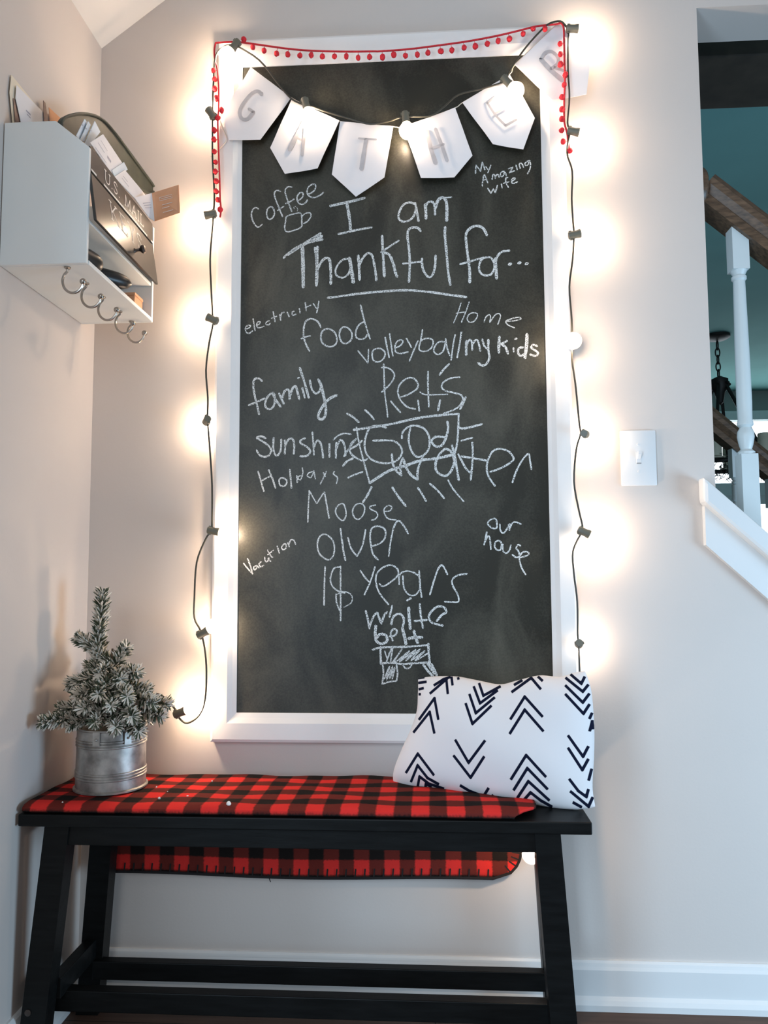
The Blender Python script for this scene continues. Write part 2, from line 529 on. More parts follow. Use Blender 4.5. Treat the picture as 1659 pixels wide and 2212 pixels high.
bm = BM()
box(bm, (wx0 - 0.1, YF - 0.03, wz1), (wx1 + 0.1, YF, wz1 + 0.075), 0.005)
box(bm, (wx0 - 0.1, YF - 0.03, wz0 - 0.1), (wx0, YF, wz1)); box(bm, (wx1, YF - 0.03, wz0 - 0.1), (wx1 + 0.1, YF, wz1))
box(bm, (wx0, YF - 0.03, wz0 - 0.1), (wx1, YF, wz0))
box(bm, (wx0, YF - 0.012, 1.43), (wx1, YF + 0.03, 1.60), 0.004)
box(bm, (wx0, YF - 0.02, 1.50), (wx1, YF, 1.52))
for x in (2.13, 2.72): box(bm, (x - 0.025, YF - 0.01, wz0), (x + 0.025, YF + 0.03, wz1))
wf = struct('window_1', bm, M['far_shelf'])
bm = BM(); box(bm, (wx0, YF + 0.04, wz0), (wx1, YF + 0.05, wz1)); obj('pane', bm, M['pane'], wf)

# ------------------------------------------------------------------ chalkboard
FX0, FX1, FZ0, FZ1 = -0.484, 0.312, 0.537, 2.147     # frame outside
BX0, BX1, BZ0, BZ1 = -0.429, 0.259, 0.598, 2.086     # slate
board = thing('chalkboard', 'tall chalkboard in a white frame covered in chalk writing, hung on the wall', 'chalkboard', (-0.085, -0.002, FZ0))
bm = BM()
prof = [(0, -0.004), (0, -0.013), (0.16, -0.017), (0.34, -0.0235), (0.90, -0.0250), (1.0, -0.0215), (1.0, -0.002)]
corn = [((BX0, BZ0), (FX0, FZ0)), ((BX1, BZ0), (FX1, FZ0)), ((BX1, BZ1), (FX1, FZ1)), ((BX0, BZ1), (FX0, FZ1))]
rings = [[bm.verts.new((a[0] + (c[0] - a[0]) * t, y, a[1] + (c[1] - a[1]) * t)) for t, y in prof] for a, c in corn]
for i in range(4):
    A, B = rings[i], rings[(i + 1) % 4]
    for k in range(len(prof)):
        bm.faces.new((A[k], B[k], B[(k + 1) % len(prof)], A[(k + 1) % len(prof)]))
obj('frame', bm, M['frame'], board, label='white mitred frame')
bm = BM(); box(bm, (BX0 - 0.004, -0.0108, BZ0 - 0.004), (BX1 + 0.004, -0.004, BZ1 + 0.004)); obj('slate', bm, M['slate'], board, label='black slate panel')

YC = -0.0112
CA, CB, CC, CD, CE, CF = (500, 320), (840, 320), (500, 630), (840, 630), (500, 900), (840, 900)
K0 = 1659 / 360


def chalk(label, org, strokes, name='chalk_word', k=K0):
    bm = BM()
    for w, pts in strokes:
        p3 = [at(org[0] + a / k, org[1] + c / k, Y=YC) for a, c in pts]
        sp_ = smooth_path(p3, 5) if len(p3) > 2 else [p3[0].lerp(p3[1], i / 6) for i in range(7)]
        ribbon(bm, sp_, (w + 1) / k * 0.001026, (0, -1, 0), jit=0.16)
    obj(name, bm, M['chalk'], board, label=label)


chalk("chalk word 'coffee'", CA, [
    (14, [(270, 605), (240, 592), (210, 615), (198, 665), (215, 730), (245, 775), (270, 785), (305, 760)]),
    (14, [(395, 582), (360, 605), (350, 650), (360, 695), (385, 708), (412, 690), (428, 650), (418, 605), (395, 582)]),
    (14, [(488, 430), (455, 420), (430, 440), (430, 480), (455, 550), (485, 625), (508, 680)]), (13, [(460, 620), (490, 600), (520, 580)]),
    (14, [(600, 388), (565, 385), (540, 405), (535, 440), (555, 510), (585, 590), (600, 630)]), (13, [(540, 552), (580, 535), (622, 508)]),
    (14, [(655, 525), (690, 505), (712, 475), (708, 445), (680, 445), (655, 480), (655, 520), (675, 550), (710, 560), (745, 535), (755, 515)]),
    (14, [(762, 460), (810, 435), (835, 400), (835, 365), (805, 360), (765, 390), (752, 435), (770, 475), (820, 492), (880, 470), (915, 440)])])
chalk('chalk drawing of a steaming mug', CA, [
    (13, [(550, 680), (540, 720), (530, 785), (545, 830), (600, 825), (690, 790), (700, 740), (690, 650), (620, 655), (550, 680)]),
    (13, [(700, 680), (740, 648), (785, 648), (790, 680), (760, 725), (720, 750)]), (5, [(640, 580), (620, 590), (630, 610)]), (5, [(650, 590), (660, 610), (655, 625)])], 'chalk_drawing')
chalk("chalk word 'I'", CA, [(26, [(985, 575), (1100, 550), (1200, 528), (1325, 495)]), (30, [(1150, 560), (1165, 640), (1180, 740), (1185, 820)]), (22, [(1065, 855), (1180, 830), (1280, 808), (1395, 790)])])
chalk("chalk word 'am'", CB, [
    (20, [(265, 560), (210, 540), (150, 560), (110, 620), (95, 690), (130, 728), (190, 725), (245, 680), (270, 600)]), (22, [(260, 545), (280, 630), (295, 725)]),
    (28, [(362, 560), (368, 630), (370, 700)]), (22, [(365, 580), (390, 540), (430, 535), (455, 570), (460, 660)]), (30, [(460, 600), (490, 520), (535, 492), (570, 530), (578, 620), (575, 720)]), (14, [(530, 495), (625, 488)])])
chalk("chalk word 'Thankful'", CA, [
    (20, [(520, 1095), (560, 1050), (690, 970), (800, 900), (890, 845)]), (24, [(560, 1062), (700, 972), (790, 932), (905, 910)]), (44, [(800, 922), (893, 878)]), (26, [(600, 1022), (700, 962)]),
    (36, [(705, 970), (712, 1150), (715, 1380)]),
    (30, [(855, 985), (850, 1100), (850, 1250), (845, 1365)]), (20, [(830, 990), (838, 1060), (845, 1150)]), (26, [(850, 1220), (890, 1140), (935, 1095), (975, 1110), (985, 1180), (990, 1280), (988, 1350)]),
    (18, [(1170, 1100), (1110, 1110), (1060, 1160), (1035, 1220), (1050, 1270), (1110, 1290), (1165, 1250), (1185, 1190)]), (34, [(1175, 1095), (1190, 1180), (1205, 1280), (1212, 1335)]),
    (26, [(1262, 1070), (1270, 1180), (1275, 1310)]), (22, [(1275, 1160), (1310, 1090), (1360, 1045), (1400, 1070), (1420, 1150), (1435, 1240), (1442, 1315)]),
    (26, [(1500, 875), (1505, 1000), (1515, 1150), (1522, 1275)]), (18, [(1665, 920), (1580, 975), (1490, 1035)]), (26, [(1510, 1040), (1570, 1060), (1610, 1150), (1630, 1230), (1648, 1278)]),
    (24, [(1882, 825), (1857, 795), (1807, 790), (1762, 815), (1752, 880), (1767, 1000), (1775, 1150), (1767, 1330)]), (18, [(1707, 1150), (1797, 1140), (1892, 1130)]),
    (22, [(1897, 1100), (1902, 1190), (1937, 1260), (1972, 1285), (2007, 1250), (2027, 1170), (2032, 1070)]),
    (24, [(2127, 785), (2125, 870), (2142, 1050), (2157, 1230), (2179, 1360)])])
chalk("chalk word 'for' with three dots", CB, [
    (26, [(975, 865), (940, 800), (885, 775), (820, 790), (770, 850), (772, 960), (790, 1100), (805, 1230), (805, 1335)]), (18, [(710, 1155), (800, 1130), (920, 1095), (985, 1085)]),
    (20, [(985, 1085), (930, 1105), (900, 1160), (905, 1230), (950, 1265), (1010, 1260), (1045, 1210), (1050, 1150), (1020, 1095), (985, 1085)]),
    (30, [(1060, 1100), (1065, 1180), (1072, 1295)]), (22, [(1065, 1130), (1085, 1070), (1130, 1030), (1200, 1020)]),
    (30, [(1198, 1157), (1214, 1152)]), (28, [(1290, 1144), (1308, 1140)]), (28, [(1364, 1154), (1380, 1146)])])
chalk('long chalk underline', CB, [(22, [(-607, 1490), (-467, 1472), (-267, 1445), (0, 1422), (200, 1415), (430, 1435), (600, 1460), (770, 1482)])], 'chalk_line')
chalk("chalk words 'My Amazing Wife'", CB, [
    (12, [(862, 250), (868, 170)]), (12, [(868, 170), (895, 205), (912, 230)]), (12, [(912, 230), (930, 140)]), (12, [(930, 140), (945, 180), (955, 215)]),
    (11, [(965, 185), (985, 212)]), (11, [(1015, 170), (1000, 210), (985, 245)]),
    (12, [(930, 380), (935, 320), (950, 265), (970, 310), (985, 345)]), (11, [(935, 320), (975, 310)]),
    (12, [(1028, 310), (1035, 265), (1055, 270), (1060, 300)]), (12, [(1060, 285), (1082, 260), (1098, 290)]),
    (12, [(1150, 230), (1120, 240), (1110, 275), (1135, 280), (1155, 240), (1170, 275)]),
    (12, [(1190, 205), (1235, 190)]), (12, [(1235, 190), (1200, 245)]), (12, [(1200, 245), (1250, 225)]),
    (12, [(1265, 170), (1278, 215)]), (12, [(1308, 202), (1298, 160), (1322, 152), (1340, 190)]),
    (12, [(1390, 125), (1360, 145), (1355, 170), (1385, 165), (1400, 120), (1410, 170), (1400, 220), (1380, 255)]),
    (12, [(985, 400), (1015, 450)]), (12, [(1015, 450), (1040, 405)]), (12, [(1040, 405), (1060, 445)]), (12, [(1060, 445), (1080, 370)]),
    (12, [(1120, 355), (1127, 395)]), (12, [(1185, 292), (1165, 300), (1165, 340), (1190, 390)]), (11, [(1140, 350), (1195, 335)]),
    (12, [(1225, 330), (1255, 310), (1250, 295), (1225, 310), (1225, 345), (1250, 350), (1280, 335)])])
chalk("chalk word 'electricity'", CC, [
    (12, [(140, 375), (175, 360), (190, 340), (165, 335), (140, 360), (145, 400), (175, 415), (210, 390)]), (12, [(215, 270), (225, 330), (235, 390)]),
    (12, [(255, 335), (280, 320), (285, 300), (260, 305), (250, 335), (270, 360), (325, 345)]), (12, [(375, 290), (350, 300), (345, 325), (370, 330), (385, 315)]),
    (12, [(415, 200), (425, 250), (435, 300)]), (11, [(400, 265), (450, 245)]), (12, [(480, 230), (490, 285)]), (12, [(488, 262), (500, 215), (525, 205)]),
    (12, [(555, 205), (575, 250)]), (12, [(625, 195), (605, 205), (610, 235), (640, 225)]), (12, [(675, 170), (685, 215)]),
    (12, [(735, 110), (745, 190)]), (11, [(735, 160), (790, 135)]), (12, [(815, 120), (845, 165)]), (12, [(870, 95), (860, 160), (848, 210)])])
chalk("chalk word 'food'", CC, [
    (16, [(890, 355), (860, 300), (800, 270), (745, 290), (722, 350), (718, 440), (740, 520), (778, 592)]), (15, [(695, 468), (740, 450), (785, 440)]),
    (16, [(970, 370), (915, 385), (890, 440), (905, 510), (970, 548), (1030, 530), (1050, 480), (1030, 410), (970, 370)]),
    (16, [(1120, 350), (1085, 380), (1075, 440), (1100, 505), (1145, 515), (1190, 480), (1200, 420), (1170, 370), (1120, 350)]),
    (15, [(1320, 300), (1270, 330), (1240, 390), (1240, 450), (1280, 475), (1330, 460), (1350, 430)]), (15, [(1285, 135), (1320, 280), (1350, 380), (1380, 470)])])
chalk("chalk word 'Home'", CD, [
    (10, [(720, 110), (690, 200), (645, 310)]), (10, [(800, 100), (770, 190), (722, 305)]), (9, [(670, 215), (770, 200)]),
    (10, [(840, 210), (800, 225), (780, 265), (795, 300), (840, 300), (875, 260), (880, 220), (840, 210)]),
    (11, [(948, 300), (965, 255), (995, 230), (1012, 245), (1005, 300)]), (11, [(1005, 305), (1060, 230), (1100, 220), (1110, 250), (1085, 325)]),
    (11, [(1165, 295), (1250, 290), (1315, 270), (1290, 255), (1220, 270), (1165, 295), (1185, 330), (1250, 360)])])
chalk("chalk word 'volleyball'", CD, [
    (13, [(-307, 590), (-257, 650), (-207, 710)]), (13, [(-202, 575), (-207, 710)]),
    (14, [(-97, 565), (-152, 580), (-167, 630), (-152, 685), (-102, 700), (-52, 665), (-37, 610), (-67, 575), (-97, 565)]),
    (14, [(-37, 455), (-17, 560), (3, 655)]), (14, [(8, 420), (23, 530), (40, 640)]),
    (14, [(65, 560), (110, 540), (140, 500), (120, 480), (80, 500), (60, 550), (70, 600), (120, 615), (190, 600)]),
    (14, [(175, 465), (225, 555)]), (14, [(290, 490), (250, 580), (205, 690)]),
    (14, [(335, 380), (320, 470), (300, 560), (320, 590), (380, 590), (430, 550), (440, 490), (400, 465), (340, 475), (310, 510)]),
    (14, [(560, 500), (500, 500), (455, 550), (450, 600), (490, 625), (540, 590), (565, 500)]), (14, [(565, 470), (580, 560), (605, 635)]),
    (15, [(660, 430), (640, 530), (620, 680)]), (16, [(722, 400), (705, 520), (680, 655)])])
chalk("chalk words 'my kids'", CD, [
    (22, [(770, 490), (770, 560), (770, 630)]), (18, [(775, 530), (800, 480), (825, 500), (830, 580)]), (18, [(835, 520), (865, 480), (890, 500), (910, 590)]),
    (18, [(930, 475), (950, 540), (985, 570)]), (22, [(990, 480), (990, 580), (1000, 660), (970, 720), (930, 735), (890, 710)]),
    (26, [(1100, 450), (1095, 530), (1095, 605)]), (20, [(1175, 490), (1105, 530)]), (24, [(1110, 520), (1160, 550), (1185, 615)]),
    (14, [(1240, 560), (1243, 598)]), (22, [(1258, 470), (1272, 468)]),
    (20, [(1340, 555), (1300, 560), (1285, 600), (1310, 640), (1350, 620)]), (28, [(1375, 425), (1370, 540), (1355, 660)]),
    (20, [(1475, 540), (1435, 530), (1415, 555), (1450, 580), (1485, 610), (1460, 640), (1405, 625)])])
chalk("chalk word 'family'", CC, [
    (20, [(305, 890), (265, 862), (225, 880), (218, 950), (235, 1050), (255, 1130), (275, 1220)]), (18, [(172, 1130), (260, 1095), (330, 1062)]),
    (20, [(420, 1010), (365, 1040), (335, 1110), (350, 1160), (395, 1165), (430, 1110), (420, 1010)]), (22, [(412, 1020), (450, 1090), (490, 1145)]),
    (22, [(475, 1015), (500, 1070), (520, 1115)]), (22, [(505, 1060), (530, 990), (570, 980), (580, 1070)]), (22, [(585, 1030), (610, 960), (640, 945), (660, 1010), (675, 1070)]),
    (20, [(705, 960), (730, 1055)]), (18, [(662, 860), (674, 856)]), (22, [(680, 760), (720, 880), (770, 1055)]),
    (20, [(780, 880), (800, 970), (840, 1015), (880, 985), (890, 940)]), (26, [(865, 875), (895, 940), (920, 1050), (940, 1160), (930, 1240), (900, 1270), (865, 1255), (875, 1200), (930, 1110), (985, 1060), (1045, 1032)])])
chalk("chalk word 'Pet's'", CD, [
    (14, [(-52, 720), (-47, 850), (-42, 1000), (-22, 1150), (-12, 1248)]), (14, [(-72, 755), (-7, 760), (43, 800), (53, 850), (13, 920), (-72, 1000)]),
    (15, [(105, 1055), (200, 1020), (275, 970), (290, 920), (250, 865), (190, 860), (120, 910), (90, 980), (105, 1060), (150, 1120), (200, 1155), (265, 1168)]),
    (16, [(390, 795), (390, 950), (398, 1145)]), (12, [(310, 1000), (360, 1025), (470, 1025), (585, 1022)]), (18, [(600, 720), (545, 775), (505, 828)]),
    (15, [(705, 852), (620, 860), (545, 900), (525, 950), (560, 985), (640, 1005), (720, 1030), (735, 1080), (690, 1150), (600, 1195), (545, 1210)])])
chalk('chalk box and rays drawn around the word in its middle', CF, [
    (22, [(-350, 132), (0, 78), (250, 22), (450, -8), (695, -28)]), (18, [(695, -28), (690, 130), (680, 260), (660, 360)]),
    (16, [(-322, 105), (-297, 260), (-247, 460), (-192, 655)]), (26, [(-190, 660), (0, 540), (160, 490), (320, 435), (480, 415), (650, 375)]),
    (18, [(-417, -31), (-357, 4), (-299, 56)]), (18, [(-237, -66), (-187, -21), (-149, 26)]), (15, [(20, -153), (70, -93), (115, -43)]),
    (16, [(290, -163), (303, -58)]), (20, [(510, -163), (490, -63)]), (18, [(765, -193), (740, -133), (708, -73)]),
    (20, [(700, 110), (740, 118), (830, 100), (925, 75)]), (16, [(720, 240), (830, 210)]),
    (20, [(-457, 490), (-417, 445), (-357, 415)]), (16, [(-407, 608), (-347, 580), (-262, 550)]), (20, [(-172, 700), (-212, 780), (-257, 850)]),
    (14, [(-552, 230), (-507, 190), (-447, 168), (-377, 175)]),
    (20, [(35, 705), (90, 790), (168, 890)]), (18, [(290, 710), (330, 770), (370, 840)]), (18, [(408, 668), (480, 730), (550, 812)]), (14, [(590, 632), (640, 720), (745, 845)])], 'chalk_drawing')
chalk("chalk word 'God'", CF, [
    (18, [(-27, 110), (-117, 90), (-187, 110), (-227, 190), (-242, 290), (-217, 380), (-147, 440), (-27, 465), (73, 440), (128, 370), (123, 310), (73, 255), (-7, 235), (-157, 240)]),
    (18, [(130, 215), (140, 150), (200, 100), (270, 90), (350, 120), (400, 200), (400, 310), (350, 380), (280, 400), (230, 350), (200, 260), (200, 180), (215, 115)]),
    (22, [(560, 205), (470, 200), (425, 240), (450, 285), (495, 300), (540, 270), (575, 190), (590, 110), (582, 50)])])
chalk("chalk word 'water'", CF, [
    (20, [(30, 375), (40, 470), (75, 540), (125, 585)]), (20, [(125, 585), (112, 490), (140, 415)]), (24, [(140, 415), (170, 500), (220, 580), (285, 625)]), (20, [(285, 625), (290, 520), (340, 395)]),
    (22, [(560, 320), (500, 380), (465, 470), (480, 550), (560, 590), (620, 540), (650, 440), (620, 350), (570, 320)]), (22, [(630, 285), (660, 420), (695, 630)]),
    (18, [(690, 375), (730, 450), (770, 520), (815, 560)]), (18, [(830, 255), (835, 400), (815, 630)]), (18, [(720, 395), (850, 415), (985, 440)]),
    (18, [(1010, 550), (1120, 510), (1220, 450), (1240, 410), (1190, 345), (1100, 320), (1030, 350), (985, 440), (975, 530), (1000, 610), (1055, 688)]),
    (16, [(1230, 655), (1270, 540), (1330, 430), (1390, 370), (1405, 440), (1420, 525)])])
chalk("chalk word 'sunshine'", CE, [
    (18, [(340, 215), (295, 195), (250, 210), (300, 240), (370, 290), (395, 340), (360, 395), (290, 390), (250, 335)]), (18, [(420, 210), (415, 300), (430, 370), (460, 385), (490, 330), (495, 225)]),
    (18, [(530, 235), (535, 300), (530, 370)]), (18, [(535, 290), (570, 225), (610, 225), (625, 290), (620, 370)]),
    (18, [(735, 215), (690, 235), (690, 265), (750, 300), (785, 345), (750, 390), (685, 395)]), (16, [(805, 155), (815, 270), (820, 380)]), (18, [(820, 310), (850, 240), (885, 260), (905, 340), (912, 410)]),
    (18, [(975, 270), (975, 400)]), (18, [(1045, 260), (1040, 330), (1040, 410)]), (18, [(1045, 320), (1080, 235), (1110, 250), (1130, 310), (1135, 390)]),
    (16, [(1120, 395), (1160, 330), (1240, 220)]), (18, [(1165, 330), (1240, 290), (1300, 240)]), (18, [(1240, 225), (1195, 265), (1175, 330), (1200, 380), (1250, 415), (1310, 440), (1350, 420)])])
chalk("chalk word 'Holidays'", CE, [
    (16, [(265, 545), (290, 630), (322, 742)]), (16, [(370, 530), (405, 610), (438, 710)]), (14, [(290, 645), (350, 610), (395, 590)]),
    (15, [(515, 610), (480, 620), (475, 660), (495, 690), (535, 685), (552, 640), (515, 610)]), (16, [(580, 525), (590, 620), (597, 710)]), (15, [(650, 590), (655, 655)]),
    (11, [(710, 585), (670, 595), (665, 620), (690, 625), (710, 560), (705, 510)]), (11, [(815, 545), (770, 560), (755, 590), (790, 605), (815, 560), (820, 540), (835, 620)]),
    (12, [(915, 560), (935, 595)]), (12, [(945, 545), (920, 600), (885, 670)]), (12, [(1025, 545), (1015, 570), (1050, 600), (1055, 625), (1045, 665)])])
chalk("chalk word 'Moose'", CE, [
    (13, [(760, 1050), (765, 900), (775, 735)]), (12, [(775, 735), (810, 800), (850, 865)]), (12, [(850, 865), (890, 800), (925, 750)]), (14, [(925, 750), (945, 860), (972, 1010)]),
    (13, [(1105, 865), (1060, 885), (1035, 940), (1060, 1000), (1110, 1035), (1140, 980), (1130, 900), (1105, 865)]),
    (13, [(1290, 865), (1235, 880), (1205, 940), (1225, 1005), (1270, 1020), (1315, 970), (1325, 900), (1290, 865)]),
    (12, [(1435, 880), (1380, 895), (1385, 920), (1440, 950), (1455, 985), (1430, 1020), (1395, 1030)]), (12, [(1525, 945), (1580, 935), (1595, 900), (1560, 885), (1520, 920), (1525, 970), (1560, 1015), (1640, 1030)])])
chalk("chalk word 'olver'", CE, [
    (14, [(930, 1170), (875, 1200), (855, 1280), (880, 1370), (960, 1425), (1010, 1390), (1025, 1300), (1000, 1220), (930, 1170)]),
    (16, [(1085, 1115), (1100, 1230), (1115, 1340), (1135, 1430)]), (15, [(1160, 1205), (1190, 1310), (1250, 1390)]), (14, [(1250, 1390), (1305, 1280), (1335, 1125)]),
    (15, [(1395, 1290), (1480, 1260), (1530, 1200), (1525, 1120), (1460, 1090), (1400, 1110), (1380, 1180), (1390, 1290), (1410, 1370), (1460, 1425)]),
    (15, [(1565, 1390), (1587, 1230), (1617, 1100), (1662, 1035), (1717, 1090), (1759, 1165)])])
chalk("chalk word 'Vacation'", CE, [
    (13, [(120, 1460), (160, 1510), (210, 1565)]), (13, [(160, 1415), (190, 1490), (210, 1565)]), (12, [(240, 1485), (220, 1500), (230, 1525), (255, 1500), (250, 1480), (275, 1505)]),
    (12, [(295, 1445), (275, 1465), (290, 1495), (320, 1480)]), (12, [(330, 1400), (340, 1440), (360, 1440), (370, 1405), (375, 1425), (390, 1440)]),
    (12, [(360, 1330), (395, 1390), (410, 1400)]), (11, [(360, 1375), (420, 1330)]), (12, [(455, 1290), (478, 1360)]),
    (12, [(520, 1270), (500, 1300), (515, 1325), (545, 1305), (540, 1270), (520, 1270)]), (12, [(560, 1255), (575, 1295)]), (12, [(570, 1275), (590, 1228), (620, 1230), (638, 1270)])])
chalk("chalk words 'our house'", CF, [
    (14, [(1060, 1015), (1005, 1030), (985, 1065), (1020, 1105), (1070, 1110), (1075, 1060), (1060, 1015)]), (14, [(1105, 1070), (1110, 1130), (1140, 1160), (1180, 1110), (1195, 1070)]),
    (14, [(1205, 1070), (1200, 1130)]), (14, [(1203, 1110), (1230, 1060), (1265, 1050), (1315, 1070)]), (14, [(975, 1150), (960, 1220), (948, 1275)]), (14, [(955, 1250), (985, 1190), (1005, 1210), (1015, 1320)]),
    (14, [(1095, 1235), (1060, 1250), (1055, 1300), (1085, 1330), (1115, 1320), (1120, 1260), (1095, 1235)]), (14, [(1135, 1270), (1135, 1330), (1165, 1360), (1200, 1330), (1215, 1280)]),
    (14, [(1310, 1285), (1285, 1275), (1268, 1310), (1290, 1340), (1300, 1390), (1265, 1400), (1230, 1375)]), (14, [(1310, 1400), (1370, 1385), (1395, 1360), (1365, 1345), (1325, 1355), (1300, 1410), (1310, 1470), (1330, 1520), (1362, 1572)])])
CG, KG = (640, 1180), 1659 / 380
chalk("chalk words '18 years'", CG, [
    (14, [(272, 195), (265, 370), (262, 555)]), (13, [(410, 195), (355, 210), (322, 300), (340, 375), (400, 425), (460, 440)]), (9, [(400, 430), (470, 430), (522, 465), (520, 530), (450, 575)]),
    (14, [(375, 450), (380, 530), (410, 605)]), (14, [(417, 190), (418, 450), (418, 700)]), (10, [(378, 455), (430, 430)]),
    (14, [(605, 230), (645, 290), (690, 340)]), (14, [(742, 195), (700, 330), (642, 458)]),
    (14, [(785, 355), (820, 378), (900, 330), (960, 270), (950, 210), (890, 178), (810, 205), (755, 270), (755, 360), (790, 450), (870, 548)]),
    (13, [(970, 360), (975, 270), (1030, 235), (1100, 245), (1165, 285)]), (13, [(1005, 280), (1015, 390), (1060, 455), (1120, 460), (1165, 400), (1165, 300)]), (14, [(1158, 232), (1165, 350), (1182, 480)]),
    (15, [(1260, 455), (1300, 320), (1340, 210), (1380, 182), (1425, 265)]), (14, [(1610, 260), (1520, 275), (1470, 320), (1480, 380), (1520, 450), (1530, 520), (1470, 525), (1400, 522)])], k=KG)
chalk("chalk word 'white'", CG, [
    (18, [(655, 610), (675, 690), (690, 775)]), (18, [(690, 760), (730, 660), (765, 625)]), (18, [(765, 625), (790, 700), (805, 730)]), (18, [(805, 720), (830, 650), (855, 620)]),
    (18, [(905, 560), (880, 665)]), (20, [(895, 735), (920, 660), (980, 640), (1015, 690), (1000, 770)]), (26, [(1060, 580), (1065, 680), (1075, 775)]), (18, [(1045, 510), (1080, 490)]),
    (18, [(1165, 545), (1175, 660), (1195, 770)]), (18, [(1115, 705), (1230, 695)]), (19, [(1325, 705), (1370, 650), (1415, 620), (1390, 575), (1330, 570), (1270, 620), (1250, 670), (1280, 720), (1380, 748)])], k=KG)
chalk("chalk word 'belt'", CG, [
    (24, [(750, 750), (745, 830), (755, 890), (800, 920), (855, 895), (845, 840), (790, 830), (760, 860)]), (16, [(880, 850), (930, 840), (950, 800), (920, 780), (890, 820), (910, 890)]),
    (26, [(1000, 770), (1020, 850), (1035, 920)]), (26, [(1110, 800), (1125, 860), (1145, 910)]), (26, [(1060, 870), (1120, 860), (1185, 860)])], k=KG)
chalk('scribbled chalk drawing of a belt', CG, [
    (18, [(720, 975), (800, 955), (920, 950), (1100, 945), (1245, 930)]), (20, [(795, 950), (795, 1030), (800, 1110)]), (20, [(1245, 920), (1250, 1020), (1260, 1110)]), (16, [(800, 1105), (900, 1100), (1000, 1110), (1100, 1105), (1250, 1095)]),
    (14, [(815, 1110), (822, 1200), (810, 1300)]), (14, [(810, 1300), (870, 1280), (945, 1270)]), (14, [(945, 1270), (955, 1200), (945, 1120)]),
    (22, [(1200, 1120), (1245, 1180), (1290, 1225)]), (22, [(1270, 1110), (1305, 1170), (1325, 1220)]), (20, [(1240, 1110), (1300, 1200)]),
    (12, [(835, 990), (860, 1060), (880, 1000), (850, 1090), (910, 940), (890, 1100), (940, 1050), (1000, 965), (920, 1100), (1070, 985), (970, 1090), (1130, 975), (1030, 1080), (1170, 970), (1080, 1080), (1215, 985), (1120, 1080), (1240, 1010)]),
    (12, [(1000, 1110), (1030, 1150), (1070, 1145), (1095, 1100)]),
    (12, [(830, 1250), (880, 1130), (850, 1260), (910, 1130), (880, 1250), (930, 1140), (905, 1250)])], 'chalk_drawing', k=KG)

# ------------------------------------------------------------------ letter banner
banner = thing('letter_banner', 'white paper pennant banner lettered GATHER, strung across the top of the chalkboard', 'banner', (-0.08, -0.030, 1.9))
P2, K2 = (420, 20), 1659 / 460
P3, K3 = (820, 20), 1659 / 520


def px(o, k, pts): return [(o[0] + a / k, o[1] + c / k) for a, c in pts]


pens = [
    ('G', px(P2, K2, [(440, 455), (755, 690), (515, 1018), (268, 1018), (222, 800)]), P2, K2, [(30, [(525, 660), (490, 638), (440, 662), (380, 735), (352, 800), (368, 850), (412, 855), (460, 800)]), (24, [(460, 800), (425, 775)])]),
    ('A', px(P2, K2, [(760, 705), (1130, 870), (960, 1240), (705, 1285), (590, 1080)]), P2, K2, [(36, [(868, 850), (800, 980), (742, 1092)]), (24, [(868, 850), (855, 1000), (838, 1135)]), (20, [(795, 1000), (850, 1025)])]),
    ('T', px(P2, K2, [(1135, 875), (1550, 915), (1480, 1310), (1258, 1462), (1070, 1285)]), P2, K2, [(16, [(1280, 1005), (1415, 1015)]), (34, [(1337, 1015), (1318, 1130), (1300, 1245)])]),
    ('H', px(P3, K3, [(165, 812), (520, 680), (640, 1010), (515, 1160), (285, 1165)]), P3, K3, [(30, [(325, 840), (350, 950), (385, 1060)]), (24, [(385, 825), (425, 930), (465, 1045)]), (20, [(355, 960), (440, 930)])]),
    ('E', px(P3, K3, [(570, 645), (895, 450), (1070, 750), (990, 968), (780, 930)]), P3, K3, [(16, [(742, 645), (800, 730), (868, 802)]), (15, [(742, 645), (815, 592)]), (15, [(800, 715), (880, 670)]), (18, [(868, 802), (942, 760)])]),
    ('R', px(P3, K3, [(930, 385), (1235, 95), (1455, 335), (1425, 590), (1190, 630)]), P3, K3, [(34, [(1112, 345), (1180, 420), (1262, 490)]), (24, [(1112, 345), (1140, 300), (1185, 292), (1228, 330), (1225, 375), (1180, 410)]), (20, [(1200, 400), (1290, 430)])]),
]
for i, (ch, poly, o, k, st) in enumerate(pens):
    y0 = -0.0315 - (0.002 if i % 2 else 0)
    pts = [at(u, v, Y=y0) for u, v in poly]
    bm = BM()
    c = sum(pts, Vector()) / len(pts)
    vs = [bm.verts.new(p) for p in pts]
    f = bm.faces.new(vs)
    bmesh.ops.subdivide_edges(bm, edges=bm.edges[:], cuts=5, use_grid_fill=True)
    bmesh.ops.triangulate(bm, faces=bm.faces[:])
    bmesh.ops.subdivide_edges(bm, edges=bm.edges[:], cuts=1)
    for v in bm.verts:
        dd = (v.co - c).length
        v.co.y += 0.0008 * math.sin(v.co.x * 70 + i * 2) + 0.0006 * math.sin(v.co.z * 90 + i) - 0.0010 * max(0, dd - 0.05) / 0.05
    bmesh.ops.recalc_face_normals(bm, faces=bm.faces)
    bmesh.ops.solidify(bm, geom=bm.faces[:], thickness=0.0008)
    pen = obj('pennant', bm, M['paper'], banner, True, label="white paper pennant with a grey letter '%s'" % ch)
    bm = BM()
    for w, q in st:
        p3 = [at(o[0] + a / k, o[1] + cc / k, Y=y0 - 0.0034) for a, cc in q]
        ribbon(bm, smooth_path(p3, 5), w / k * 0.001, (0, -1, 0), jit=0.08)
    obj('letter', bm, M['letter_grey'], pen, label="grey letter '%s'" % ch)
bm = BM()
